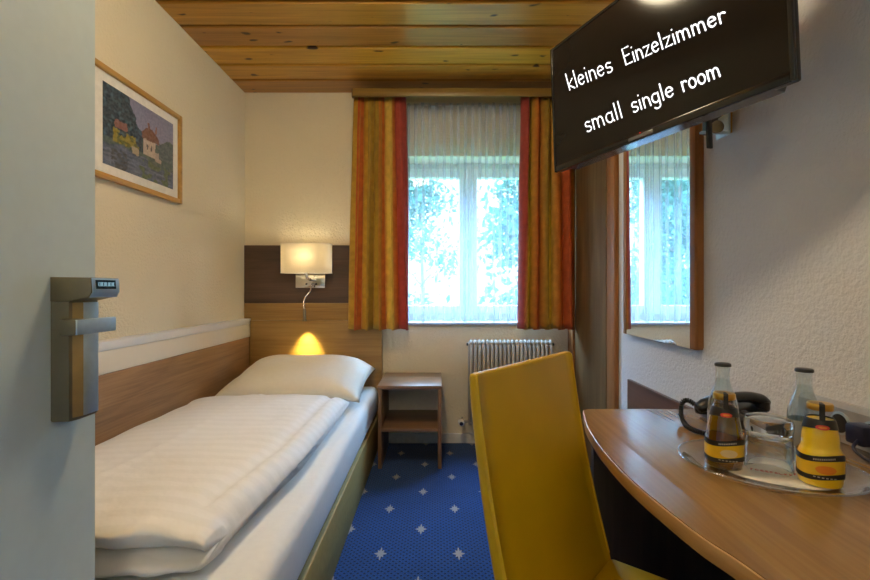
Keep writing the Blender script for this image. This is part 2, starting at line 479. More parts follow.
# ceiling of pine boards running across the room
b = BM(); tone = b.loops.layers.color.new('tone')
tones = {0: (.18, .1), 1: (.72, .35), 2: (.85, .62), 3: (.10, .8), 4: (.62, .27), 5: (.35, .5)}
k = 0; y1 = YB
while y1 > -.23:
    y0 = max(-.23, y1 - .208)
    f0 = len(b.faces)
    prof = [(y0 + .001, .022), (y0 + .014, .022), (y0 + .017, .005), (y0 + .024, 0), (y1 - .008, 0), (y1 - .002, .007), (y1 - .001, .03), (y0 + .001, .03)]
    prism(b, [(yy, ZC + zz) for yy, zz in prof], XL - .05, XR + .05, axis='X')
    b.faces.ensure_lookup_table()
    tn = tones.get(k, (random.random(), random.random()))
    for f in b.faces[f0:]:
        for l in f.loops: l[tone] = (tn[0], tn[1], 0, 1)
    k += 1; y1 -= .208
box(b, (XL - .2, -.23, ZC + .03), (XR + .2, YB, ZC + .1))
struct('ceiling', b, 'pine')
struct('baseboard_back', rbox((-.37, YB - .013, 0), (.955, YB, .07), .003), 'white_paint')
struct('baseboard_right', rbox((XR - .013, 2.265, 0), (XR, 2.40, .07), .003), 'white_paint')

# ---------------- window
win = struct('window_1', loc=(.25, YB + WD, WZ0))
wy0, wy1 = YB + WD - .03, YB + WD + .05
def ring(bm, x0, x1, z0, z1, w, ya, yb, bev=.006):
    for lo, hi in (((x0, ya, z0), (x0 + w, yb, z1)), ((x1 - w, ya, z0), (x1, yb, z1)),
                   ((x0 + w, ya, z0), (x1 - w, yb, z0 + w)), ((x0 + w, ya, z1 - w), (x1 - w, yb, z1))): box(bm, lo, hi, bev)
    return bm
fr = ring(BM(), WX0, WX1, WZ0 + .02, WZ1, .055, wy0, wy1)
obj('window_frame', fr, 'upvc', win, SM)
for (x0, x1) in ((WX0 + .045, .2505), (.2525, WX1 - .045)):
    s = obj('sash', ring(BM(), x0, x1, WZ0 + .065, WZ1 - .045, .066, wy0 - .02, wy1 - .02), 'upvc', win, SM)
    obj('pane', rbox((x0 + .06, wy0 + .012, WZ0 + .125), (x1 - .06, wy0 + .016, WZ1 - .105), 0), 'pane', s)
hb = BM(); box(hb, (.243, wy0 - .028, 1.40), (.273, wy0 - .02, 1.47), .003); box(hb, (.250, wy0 - .055, 1.425), (.266, wy0 - .028, 1.441), .003)
box(hb, (.249, wy0 - .062, 1.33), (.267, wy0 - .048, 1.443), .005)
obj('window_handle', hb, 'steel', win, SM)
obj('window_sill', rbox((WX0 + .002, YB - .025, WZ0 - .002), (WX1 - .002, wy0, WZ0 + .018), .004), 'sill', win, SM)

# ---------------- door in the right wall by the window
d2 = struct('door_2', loc=(XR, 2.85, 0))
obj('door_leaf', rbox((XR - .012, 2.56, .005), (XR - .001, 3.125, 2.0), .002), 'door_wood', d2)
obj('door_frame', rbox((XR - .026, 2.405, 0), (XR, 2.515, 2.1), .004), 'frame_wood', d2, SM)
obj('door_frame', rbox((XR - .026, 3.13, 0), (XR, YB - .001, 2.1), .004), 'frame_wood', d2, SM)
obj('door_frame', rbox((XR - .026, 2.515, 2.0), (XR, 3.13, 2.1), .004), 'frame_wood', d2, SM)
obj('door_seal', rbox((XR - .006, 2.516, .005), (XR - .001, 2.558, 2.0), .0), 'dark_metal', d2)

# ---------------- open entrance door with card lock
DX = -.667
door = struct('door_1', rbox((DX - .042, -.02, .008), (DX, .892, 2.01), .002), 'door_paint')
def child(name, bm, mat, parent, smooth=SM): return obj(name, bm, mat, parent, smooth)
lk0, lk1 = .788, .853
b = prism(BM(), [(DX, lk0), (DX + .030, lk0 + .002), (DX + .036, lk0 + .02), (DX + .036, lk1 - .004), (DX + .032, lk1), (DX, lk1)], .868, 1.118, .003)
lock = child('lock_housing', b, 'bronze', door)
b = prism(BM(), [(DX + .0362, lk0 + .022), (DX + .0405, lk0 + .028), (DX + .0405, lk1 - .008), (DX + .0362, lk1 - .004)], .874, 1.076, .001)
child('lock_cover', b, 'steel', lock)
child('cover_edge', prism(BM(), [(DX + .030, lk0 + .0030), (DX + .0372, lk0 + .0205), (DX + .0385, lk0 + .0235), (DX + .0362, lk0 + .0238), (DX + .030, lk0 + .02)], .874, 1.076, .0005), 'warm_reflection', lock)  # strip standing in for the warm reflection beside the cover
b = prism(BM(), [(DX + .03, 1.078), (DX + .066, 1.086), (DX + .072, 1.095), (DX + .070, 1.120), (DX, 1.121), (DX, 1.078)], lk0 - .002, lk1 + .004, .002, axis='Y')
hood = child('card_reader', b, 'bronze', lock)
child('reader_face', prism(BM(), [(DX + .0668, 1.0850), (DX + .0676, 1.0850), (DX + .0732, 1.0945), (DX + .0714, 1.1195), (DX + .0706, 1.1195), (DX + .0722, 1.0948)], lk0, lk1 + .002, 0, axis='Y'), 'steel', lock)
b = BM()
q = [(DX + .0738, lk0 + .008, 1.100), (DX + .0738, lk1 - .008, 1.100), (DX + .0725, lk1 - .008, 1.116), (DX + .0725, lk0 + .008, 1.116)]
b.faces.new([b.verts.new(v) for v in q])
g = bmesh.ops.extrude_face_region(b, geom=b.faces[:])
for v in g['geom']:
    if isinstance(v, bmesh.types.BMVert): v.co.x -= .004
bmesh.ops.recalc_face_normals(b, faces=b.faces[:])
disp = child('display', b, 'lcd', lock, False)
b = BM()
for i in range(9):
    y0 = lk0 + .013 + i * .0046
    box(b, (DX + .0732, y0, 1.105), (DX + .0741, y0 + .0008, 1.112))
    if i % 3 != 1: box(b, (DX + .0732, y0, 1.1112), (DX + .0739, y0 + .003, 1.112))
    if i % 2: box(b, (DX + .0732, y0 + .0026, 1.105), (DX + .0741, y0 + .0034, 1.112))
    if i % 4 != 3: box(b, (DX + .0732, y0, 1.105), (DX + .0743, y0 + .003, 1.1058))
child('display_text', b, 'lcd_text', lock, False)
b = BM()
prism(b, [(DX + .034, .770), (DX + .058, .764), (DX + .063, .766), (DX + .065, .772), (DX + .065, .857), (DX + .059, .857), (DX + .059, .776), (DX + .056, .772), (DX + .034, .778)], 1.022, 1.048, .0015)
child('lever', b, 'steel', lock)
b = BM(); box(b, (DX + .034, .7630, 1.0213), (DX + .0615, .792, 1.0487), .003)
child('lever_neck', b, 'bronze', lock)

# ---------------- left wall: ledge and wooden wall panel beside the bed
t = thing('bedside_wall_ledge', 'cream painted ledge along the left wall above the wooden bed side panel', 'wall ledge', (XL + .05, 1.6, .77))
obj('ledge_top', rbox((XL + .001, .1, .856), (XL + .064, 3.20, .893), .003), 'ledge_white', t, SM)
obj('ledge_front', rbox((XL + .001, .1, .765), (XL + .060, 3.198, .855), .001), 'ledge', t, SM)
o = obj('wall_panel', rbox((XL + .001, .1, .02), (XL + .066, 3.168, .765), .003), 'oak_y')
tag(o, 'long wooden panel on the left wall beside the bed, below the cream ledge', 'wall panel')

# ---------------- back wall panels
o = obj('headboard_panel', rbox((XL + .001, YB - .018, 1.0), (-.605, YB - .001, 1.411), .002), 'panel_dark')
tag(o, 'dark brown wall panel behind the bedside lamp', 'wall panel')
o = obj('backing_board', rbox((XL + .001, YB - .018, .0), (-.605, YB - .001, .999), .002), 'oak_x')
tag(o, 'light brown wooden board on the back wall under the dark panel', 'wall panel')

# ---------------- bed
bed = thing('bed', 'single bed with olive fabric base and low wooden headboard along the left wall', 'bed', (-.84, 2.1, 0))
BX0, BX1, BY0, BY1 = XL + .068, -.388, .97, 3.165
obj('bed_base', rbox((BX0, BY0, .0), (BX1, BY1, .235), .008), 'base_olive', bed, SM)
obj('headboard', rbox((XL + .068, 3.17, .0), (-.372, 3.231, .88), .004), 'oak_x', bed, SM)
def soft_slab(lo, hi, r, nx, ny, amp, seed, f=4.):
    b = rbox(lo, hi, r, 5)
    bmesh.ops.subdivide_edges(b, edges=[e for e in b.edges if e.calc_length() > .25], cuts=nx, use_grid_fill=True)
    for v in b.verts:
        v.co.z += amp * noise.noise(v.co * f + Vector((seed, 0, 0))) * (1 if v.co.z > (lo[2] + hi[2]) / 2 else .2)
    return b
o = obj('mattress', soft_slab((BX0 + .004, BY0 + .01, .2365), (BX1 - .004, BY1 - .004, .425), .045, 12, 12, .008, 3.), 'mattress', None, True)
tag(o, 'mattress in a white fitted sheet on the olive bed base', 'mattress')

# duvet: thick folded quilt, rolled over at the foot end
def duvet():
    b = BM()
    lower = [(2.475, .46), (2.40, .436), (2.0, .436), (1.6, .436), (1.3, .437), (1.15, .438), (1.08, .443), (1.05, .458), (1.055, .478), (1.085, .492), (1.11, .497)]
    upper = [(1.09, .503), (1.06, .51), (1.045, .528), (1.055, .547), (1.10, .562), (1.18, .569), (1.3, .568), (1.5, .562), (1.75, .560), (2.0, .560), (2.2, .558), (2.38, .545), (2.44, .525), (2.475, .495)]
    prof = []
    raw = [Vector((0, y, z)) for y, z in lower + upper]
    prof = [(p.y, p.z) for p in spline(raw, 4)]
    x0, x1 = BX0 + .006, -.468
    NX = 64
    cols = []
    for i in range(NX + 1):
        t = 2 * i / NX - 1
        s = max(0.05, (1 - abs(t) ** 5)) ** .5
        xx = (x0 + x1) / 2 + (x1 - x0) / 2 * math.copysign(1 - (1 - abs(t)) ** 1.15, t)
        col = []
        for j, (y, z) in enumerate(prof):
            zm = .478 if y > 1.12 else .497
            zz = zm + (z - zm) * s if y > 1.12 else zm + (z - zm) * (.35 + .65 * s)
            zz = max(zz, .4345)
            yy = y
            edge = 1 - s
            if y < 1.5: yy = y + edge * .02
            xo = xx - max(0, xx - x0) / (x1 - x0) * .05 * max(0, 1.6 - y) / .5
            if z > .50 or y < 1.12:
                w = noise.noise(Vector((xx * 6, y * 5, 1.))) * .010 + noise.noise(Vector((xx * 15, y * 9, 4.))) * .004
                k = math.exp(-((y - 1.07) / .10) ** 2)
                zz += w * (.6 + .6 * k)
                yy += k * (noise.noise(Vector((xx * 8, z * 22, 8.))) * .034)
                zz += .004 * math.exp(-((xx + .93 - .02 * (y - 1.8)) / .012) ** 2) if y > 1.17 and z > .5 else 0
                zz -= .014 * math.exp(-((xx - x1 + .085) / .018) ** 2) if y > 1.17 and z > .5 else 0
            if z > .5: zz -= .022 * max(0, -t - .2) ** 1.2 * (1 if y < 2.3 else .4)
            if y < 1.3:
                kf = (1.3 - y) / .25
                yy -= .032 * min(1, kf)
                zz += .006 * math.sin(xx * 34 + 9 * noise.noise(Vector((xx * 3, z * 6, 2.)))) * min(1, kf) * (1 if .45 < z < .56 else .4)
            col.append(b.verts.new((xo, yy, zz)))
        cols.append(col)
    n = len(prof)
    for a, c in zip(cols, cols[1:]):
        for j in range(n): b.faces.new((a[j], a[(j + 1) % n], c[(j + 1) % n], c[j]))
    b.faces.new(cols[0]); b.faces.new(cols[-1][::-1])
    bmesh.ops.recalc_face_normals(b, faces=b.faces[:])
    return b
o = obj('duvet', duvet(), 'duvet', None, True)
tag(o, 'thick cream white duvet folded flat on the bed', 'duvet')

def pillow():
    b = BM(); NU, NV = 40, 30
    W, D, T = .82, .66, .090
    def pt(i, j, sgn):
        u, v = 2 * i / NU - 1, 2 * j / NV - 1
        e = ((1 - u ** 4) * (1 - abs(v) ** 4)) ** .5
        x = u * W / 2 * (1 - .05 * (1 - v * v)); y = v * D / 2 * (1 - .05 * (1 - u * u))
        if abs(u) == 1 or abs(v) == 1: e = 0
        z = sgn * T * e + .010 * noise.noise(Vector((u * 2.4, v * 2.4, sgn))) * e
        z = z if sgn > 0 else z * .55
        z += .092 * ((v + 1) / 2) ** 1.2 * (1 - .45 * max(0, u) ** 3)     # propped against the headboard
        z -= .030 * max(0, abs(u) - .75) * 4 * (.5 if u < 0 else 1) * (.3 + .7 * max(0, -v))
        return Vector((x, y, z))
    g = {}
    for s in (1, -1):
        for i in range(NU + 1):
            for j in range(NV + 1):
                rim = i in (0, NU) or j in (0, NV)
                key = (i, j, 0 if rim else s)
                if key not in g: g[key] = b.verts.new(pt(i, j, s))
    def G(i, j, s): return g[(i, j, 0 if (i in (0, NU) or j in (0, NV)) else s)]
    for s in (1, -1):
        for i in range(NU):
            for j in range(NV):
                f = [G(i, j, s), G(i + 1, j, s), G(i + 1, j + 1, s), G(i, j + 1, s)]
                b.faces.new(f if s > 0 else f[::-1])
    for v in b.verts: v.co = Vector((v.co.x - .825, v.co.y + 2.822, v.co.z + .505))
    return b
o = obj('pillow', pillow(), 'pillow', None, True)
tag(o, 'plump white pillow at the head of the bed against the headboard', 'pillow')

# ---------------- bedside lamp
LX, LY = -.880, 3.10
lamp = thing('wall_lamp', 'wall lamp with white fabric shade and chrome reading arm on the dark panel', 'lamp', (LX, YB - .019, 1.11))
obj('mount_plate', rbox((LX - .108, YB - .036, 1.107), (LX + .102, YB - .0185, 1.203), .003), 'chrome', lamp, SM)
def shade_path(w, d, n=40):
    pts = []
    for k in range(n):
        a = 2 * PI * k / n; c, s = math.cos(a), math.sin(a)
        e = .28 if s > 0 else .42
        pts.append((math.copysign(abs(c) ** e, c) * w / 2, math.copysign(abs(s) ** (.28 if s > 0 else .8), s) * d / 2))
    return pts
b = BM(); P = shade_path(.336, .15)
A = [[b.verts.new((LX + x * f, LY + y * f, z)) for x, y in P] for z, f in ((1.209, 1), (1.408, 1), (1.408, .985), (1.209, .985))]
for q in range(4):
    r0, r1 = A[q], A[(q + 1) % 4]
    for k in range(len(P)): b.faces.new((r0[k], r0[(k + 1) % len(P)], r1[(k + 1) % len(P)], r1[k]))
bmesh.ops.recalc_face_normals(b, faces=b.faces[:])
sh = obj('lamp_shade', b, 'shade', lamp, SM)
Q = P + P[:1]
for z in (1.210, 1.407): obj('shade_rim', tube(BM(), [(LX + x * 1.004, LY + y * 1.004, z) for x, y in Q], .0025, 6), 'ledge', sh, True)
b = tube(BM(), spline([(LX + .02, YB - .034, 1.165), (LX + .02, LY + .03, 1.165), (LX + .005, LY, 1.185), (LX, LY, 1.235), (LX, LY, 1.26)], 8), .009)
obj('shade_arm', b, 'chrome', lamp, True)
b = lathe(BM(), [(.004, 1.26), (.016, 1.262), (.016, 1.285), (.022, 1.295), (.030, 1.315), (.032, 1.335), (.027, 1.36), (.014, 1.375), (.002, 1.38)], (LX, LY, 0), 20)
obj('bulb', b, emit('warm_bulb', (1, .86, .6), 14.), lamp, True)
b = tube(BM(), spline([(LX + .01, YB - .034, 1.14), (LX + .020, 3.165, 1.13), (LX + .014, 3.15, 1.085), (LX - .010, 3.115, 1.045), (LX - .016, 3.095, 1.0), (LX - .008, 3.085, .965)], 10), .0045)
neck = obj('gooseneck', b, 'chrome', lamp, True)
b = lathe(BM(), [(.006, .968), (.009, .964), (.0105, .90), (.015, .888), (.0155, .882), (.008, .884)], (LX - .007, 3.083, 0), 20)
obj('reading_spot', b, 'bronze', lamp, True)
for sx in (-.03, .04):
    obj('switch', lathe(BM(), [(.006, 0), (.006, -.008), (.004, -.010)], (LX + sx, YB - .036, 1.135), 14, 'Y'), 'black', lamp, SM)

# ---------------- framed painting on the left wall
PY0, PY1, PZ0, PZ1 = 1.745, 2.405, 1.548, 2.012
pic = thing('framed_painting', 'gold framed painting of a riverside house hanging on the left wall', 'picture', (XL, 2.06, PZ0))
def yring(bm, y0, y1, z0, z1, w, xa, xb, bev):
    for lo, hi in (((xa, y0, z0), (xb, y0 + w, z1)), ((xa, y1 - w, z0), (xb, y1, z1)),
                   ((xa, y0 + w, z0), (xb, y1 - w, z0 + w)), ((xa, y0 + w, z1 - w), (xb, y1 - w, z1))): box(bm, lo, hi, bev)
    return bm
obj('picture_frame', yring(BM(), PY0, PY1, PZ0, PZ1, .024, XL + .001, XL + .024, .004), 'gilt', pic, SM)
obj('mat_board', rbox((XL + .002, PY0 + .022, PZ0 + .022), (XL + .010, PY1 - .022, PZ1 - .022), 0), 'paper', pic)
def paintcol(u, v):
    u, v = u + .008 * noise.noise(Vector((u * 28, v * 22, 31.))), v + .008 * noise.noise(Vector((u * 28, v * 22, 37.)))
    nz = lambda a, b_, s: noise.noise(Vector((u * a, v * b_, s)))
    c = Vector((.27, .28, .46)).lerp(Vector((.38, .38, .55)), max(0, 1 - v) + .2 * nz(4, 4, 1))
    if v < .55 + .10 * nz(5, 1, 2) + .12 * max(0, u - .75) * 4: c = Vector((.10, .15, .14)) + Vector((.05, .06, .03)) * nz(14, 14, 3)
    left = .58 - .42 * max(0, v - .35) + .08 * nz(9, 9, 5)
    if u < left and v > .35: c = Vector((.02, .05, .085)) + Vector((.06, .12, .15)) * max(0, nz(22, 22, 7)) * 1.6
    if .52 < u < .70 and .34 < v < .60: c = Vector((.62, .50, .42)) + Vector((.06, .05, .05)) * nz(10, 10, 9)
    if .70 <= u < .80 and .30 < v < .44: c = Vector((.50, .40, .36))
    if v >= .56 and .50 < u < .76 and v < .73 - 1.1 * max(0, .58 - u) - .9 * max(0, u - .66): c = Vector((.25, .10, .07)) + Vector((.05, .02, .02)) * nz(20, 20, 2)
    if (.585 < u < .615 or .70 < u < .725) and .70 < v < .80: c = Vector((.33, .15, .11))
    if .14 < u < .30 and .52 < v < .62: c = Vector((.30, .12, .11))
    if .57 < u < .59 and .42 < v < .50 or .63 < u < .65 and .42 < v < .50: c = Vector((.14, .12, .14))
    if .76 < u < 1 and v > .36 and v < .62 + .1 * nz(8, 8, 3): c = Vector((.11, .15, .17)) + Vector((.04, .06, .05)) * nz(24, 24, 4)
    if .12 < u < .46 and .33 < v < .50 and nz(10, 10, 11) > -.15: c = Vector((.33, .28, .03)) if nz(18, 18, 2) > -.05 else Vector((.14, .16, .03))
    if .36 < u < .46 and .26 < v < .37: c = Vector((.45, .38, .28))
    if v < .30 + .06 * nz(6, 2, 15) - .12 * max(0, u - .4): c = Vector((.12, .15, .24)) + Vector((.12, .13, .18)) * nz(6, 40, 5)
    if .45 < u < .95 and v < .30 and nz(12, 12, 6) > .1: c = Vector((.12, .17, .08))
    if v < .25 and .1 < u < .3 and nz(14, 30, 8) > 0: c = Vector((.08, .08, .10))
    c = c * .8 + Vector((.16, .17, .19)) * .2 + Vector((.05, .05, .05)) * nz(30, 30, 21) + Vector((.03, .035, .04)) * nz(60, 45, 22)
    return [max(0, min(1, q)) for q in c]
b = BM(); lay = b.loops.layers.float_color.new('paint'); NU, NV = 130, 84
ay0, ay1, az0, az1 = 1.843, PY1 - .066, PZ0 + .064, PZ1 - .064
gv = [[b.verts.new((XL + .0106, ay0 + (ay1 - ay0) * i / NU, az0 + (az1 - az0) * j / NV)) for j in range(NV + 1)] for i in range(NU + 1)]
for i in range(NU):
    for j in range(NV):
        f = b.faces.new((gv[i][j], gv[i + 1][j], gv[i + 1][j + 1], gv[i][j + 1]))
        for l, (a, c) in zip(f.loops, ((i, j), (i + 1, j), (i + 1, j + 1), (i, j + 1))): l[lay] = (*paintcol(a / NU, c / NV), 1)
obj('painting_sheet', b, 'paint', pic)

# ---------------- curtains
pel = thing('curtain_pelmet', 'golden wooden pelmet board above the window curtains', 'pelmet', (.2, 3.07, 2.385))
b = BM()
prism(b, [(-.53, 2.985), (-.545, 2.990), (-.552, 3.005), (-.552, 3.0295), (-.538, 3.0295), (-.53, 3.005), (.945, 3.005), (.945, 2.985)], 2.370, 2.422, .003)
obj('front_board', b, 'pelmet', pel, SM)
obj('curtain_rail', rbox((-.549, 3.004, 2.412), (.945, YB - .001, 2.428), .003), 'pelmet', pel, SM)

def drape(x0, x1, y, z0, z1, folds, amp, seed, cols, rows=30, flare=0., ph=0.):
    b = BM(); uv = b.loops.layers.uv.new('cloth')
    rnd = random.Random(seed); phs = [rnd.uniform(-.5, .5) for _ in range(folds * 3 + 6)]
    amps = [rnd.uniform(.6, 1.25) for _ in range(folds * 3 + 6)]
    V = []
    for i in range(cols + 1):
        u = i / cols; row = []
        for j in range(rows + 1):
            v = j / rows                       # 0 top, 1 bottom
            f = u * folds + .18 * noise.noise(Vector((u * folds * .7, v * .9, seed))) * (.3 + v)
            k = int(f) % len(amps); a = amps[k] * amp * (.75 + .5 * v)
            yy = y + a * math.sin(2 * PI * f + ph) + .25 * a * math.sin(4 * PI * f + phs[k])
            cx = (x0 + x1) / 2
            xx = x0 + (x1 - x0) * u + .22 * (x1 - x0) / folds * math.sin(4 * PI * f + ph)
            xx += flare * (v - .5) * (u - .5) * 2 + .004 * noise.noise(Vector((u * 5, v * 4, seed + 2)))
            zz = z1 + (z0 - z1) * v
            if j == rows: zz += .006 * math.sin(2 * PI * f)
            row.append(b.verts.new((xx, yy, zz)))
        V.append(row)
    for i in range(cols):
        for j in range(rows):
            f = b.faces.new((V[i][j], V[i + 1][j], V[i + 1][j + 1], V[i][j + 1]))
            for l, (a, c) in zip(f.loops, ((i, j), (i + 1, j), (i + 1, j + 1), (i, j + 1))): l[uv].uv = (a / cols, c / rows)
    return b
def cloth_obj(name, bm, mat, th):
    o = obj(name, bm, mat, None, True)
    md = o.modifiers.new('thickness', 'SOLIDIFY'); md.thickness = th; md.offset = 0
    return o
o = cloth_obj('curtain', drape(-.578, -.190, 3.085, .826, 2.408, 5, .034, 3, 160, flare=.042, ph=.6), 'curt_l', .003)
tag(o, 'gold and red striped curtain left of the window, next to the lamp', 'curtain', 'striped window curtains')
o = cloth_obj('curtain', drape(.572, .940, 3.085, .826, 2.408, 5, .034, 9, 160, flare=.030, ph=2.2), 'curt_r', .003)
tag(o, 'gold and red striped curtain right of the window, partly behind the television', 'curtain', 'striped window curtains')
o = obj('sheer_curtain', drape(-.36, .935, 3.185, .872, 2.405, 13, .014, 21, 640, rows=12), 'sheer', None, True)
tag(o, 'translucent white net curtain hanging across the window', 'sheer curtain')

# ---------------- radiator
rad = thing('radiator', 'cream column radiator on the wall below the window', 'radiator', (.52, 3.17, .15))
RX0, RX1, RZ0, RZ1 = .235, .812, .165, .738
n = 20; w = (RX1 - RX0) / n
def column(xc):
    b = BM()
    for yy in (3.125, 3.185):
        tube(b, [(xc, yy, RZ0 + .02), (xc, yy, RZ1 - .02)], .0105, 10)
    for zz in (RZ0 + .018, RZ1 - .018):
        lathe(b, [(.006, -.014), (.019, -.0125), (.021, 0), (.019, .0125), (.006, .014)], (xc, 3.155, zz), 14, 'X')
    for sg, zz in ((1, RZ1 - .02), (-1, RZ0 + .02)):
        tube(b, [(xc, 3.155 + .03 * math.cos(a), zz + sg * .02 * math.sin(a)) for a in [PI * k / 10 for k in range(11)]], .0105, 8)
    return b
for i in range(n): obj('column', column(RX0 + w * (i + .5)), 'radiator', rad, True)
for xx in (RX0 + .1, RX1 - .1):
    obj('wall_bracket', rbox((xx - .012, 3.18, RZ0 + .05), (xx + .012, YB - .0005, RZ0 + .08), .002), 'radiator', rad, SM)
obj('side_panel', rbox((RX0 - .004, 3.115, RZ0 + .0), (RX0 + .002, 3.195, RZ1 - .012), .002), 'radiator', rad, SM)
for xx in (RX0 - .016, RX1 + .004): obj('bolt', lathe(BM(), [(.007, 0), (.011, .003), (.011, .010), (.007, .013)], (xx, 3.155, RZ1 - .022), 12, 'X'), 'dark_metal', rad, SM)
b = tube(BM(), [(RX0 - .002, 3.155, RZ0 + .015), (RX0 - .055, 3.155, RZ0 + .015)], .009, 12)
tube(b, [(RX0 - .04, 3.155, RZ0 + .015), (RX0 - .04, 3.20, RZ0 + .015), (RX0 - .04, 3.246, RZ0 + .015)], .008, 12)
obj('pipe', b, 'radiator', rad, True)
b = lathe(BM(), [(.012, .0), (.020, -.006), (.022, -.03), (.020, -.052), (.014, -.056)], (RX0 - .055, 3.155, RZ0 + .015), 18, 'Y')
v = obj('valve', b, 'white_paint', rad, True)
obj('valve_cap', lathe(BM(), [(.013, -.0565), (.013, -.0585), (.010, -.059)], (RX0 - .055, 3.155, RZ0 + .015), 16, 'Y'), 'black', v, True)

# ---------------- nightstand
ns = thing('nightstand', 'small open brown wooden bedside table between bed and radiator', 'nightstand', (-.155, 3.0, 0))
NX0, NX1, NY0, NY1 = -.352, .043, 2.775, 3.215
obj('table_top', rbox((NX0, NY0 - .004, .487), (NX1, NY1, .509), .002), 'nut_x', ns, SM)
for x0 in (NX0 + .003, NX1 - .025): obj('side_panel', rbox((x0, NY0, 0), (x0 + .022, NY1 - .002, .4868), .0015), 'nut_z', ns, SM)
obj('shelf', rbox((NX0 + .0252, NY0 + .004, .226), (NX1 - .0252, NY1 - .004, .246), .0015), 'nut_x', ns, SM)

# ---------------- mirror and things on the right wall
mir = thing('wall_mirror', 'tall mirror with wooden side strips on the right wall, reflecting the window', 'mirror', (XR, 2.0, .88))
obj('backing', rbox((XR - .024, 1.645, .885), (XR - .001, 2.25, 1.93), 0), 'frame_wood', mir)
obj('mirror_glass', rbox((XR - .0295, 1.683, .878), (XR - .0245, 2.243, 1.93), .0006), 'mirror', mir)
obj('side_strip', rbox((XR - .032, 1.648, .878), (XR - .0005, 1.682, 1.935), .002), 'frame_wood', mir, SM)
obj('side_strip', rbox((XR - .032, 2.244, .878), (XR - .0005, 2.275, 1.935), .002), 'frame_wood', mir, SM)
o = obj('luggage_panel', rbox((XR - .018, 1.42, .0), (XR - .001, 2.26, .652), .002), 'panel_low')
tag(o, 'low dark wooden panel on the right wall behind the desk end, below the mirror', 'wall panel')

# ---------------- desk
desk = thing('desk', 'long wooden desk with curved front edge along the right wall', 'desk', (.7, .75, 0))
edge = [(.962, 1.362), (.480, 1.362), (.455, 1.358), (.440, 1.342), (.424, 1.28), (.404, 1.203), (.389, 1.11), (.379, 1.03), (.373, .93), (.372, .86), (.3745, .80), (.382, .72), (.391, .655),
        (.405, .60), (.420, .50), (.432, .38), (.440, .25), (.440, .06)]
fine = [(p.x, p.y) for p in spline([Vector((x, y, 0)) for x, y in edge[1:]], 5)]
poly = [(.962, 1.362)] + fine + [(.962, .06)]
DZ = .74
obj('desk_top', prism(BM(), poly[::-1], DZ - .028, DZ, .0015), 'desk', desk, SM)
b = BM(); rows = []
def off(i, d):
    p, q, r = Vector(fine[max(i - 1, 0)]), Vector(fine[i]), Vector(fine[min(i + 1, len(fine) - 1)])
    t = (r - p).normalized(); nrm = Vector((t.y, -t.x))
    if nrm.x > 0 and i > 20: nrm = -nrm
    return q + nrm * d
prev = None
sgn = 1
tt = (Vector(fine[41]) - Vector(fine[39])); nx = Vector((tt.y, -tt.x))
if nx.x > 0: sgn = -1
for i in range(len(fine)):
    p, r = Vector(fine[max(i - 1, 0)]), Vector(fine[min(i + 1, len(fine) - 1)])
    t = (r - p).normalized(); nrm = Vector((t.y, -t.x)) * sgn
    q = Vector(fine[i])
    ring_ = []
    for d, z in ((.0004, DZ - .001), (.0028, DZ - .002), (.0035, DZ - .006), (.0035, DZ - .024), (.002, DZ - .028), (.0004, DZ - .028)):
        ring_.append(b.verts.new((*(q + nrm * d), z)))
    if prev:
        for k in range(5): b.faces.new((prev[k], prev[k + 1], ring_[k + 1], ring_[k]))
        b.faces.new((prev[5], prev[0], ring_[0], ring_[5]))
    prev = ring_
bmesh.ops.recalc_face_normals(b, faces=b.faces[:])
obj('edge_band', b, 'desk_edge', desk, SM)
obj('side_panel', rbox((.447, 1.28, 0), (.955, 1.302, DZ - .0285), .0015), 'desk_shadow_wood', desk, SM)
obj('side_panel', rbox((.52, .10, 0), (.955, .122, DZ - .0285), .0015), 'desk_shadow_wood', desk, SM)
obj('back_panel', rbox((.92, .123, .25), (.938, 1.279, DZ - .0285), .0015), 'desk_shadow_wood', desk, SM)

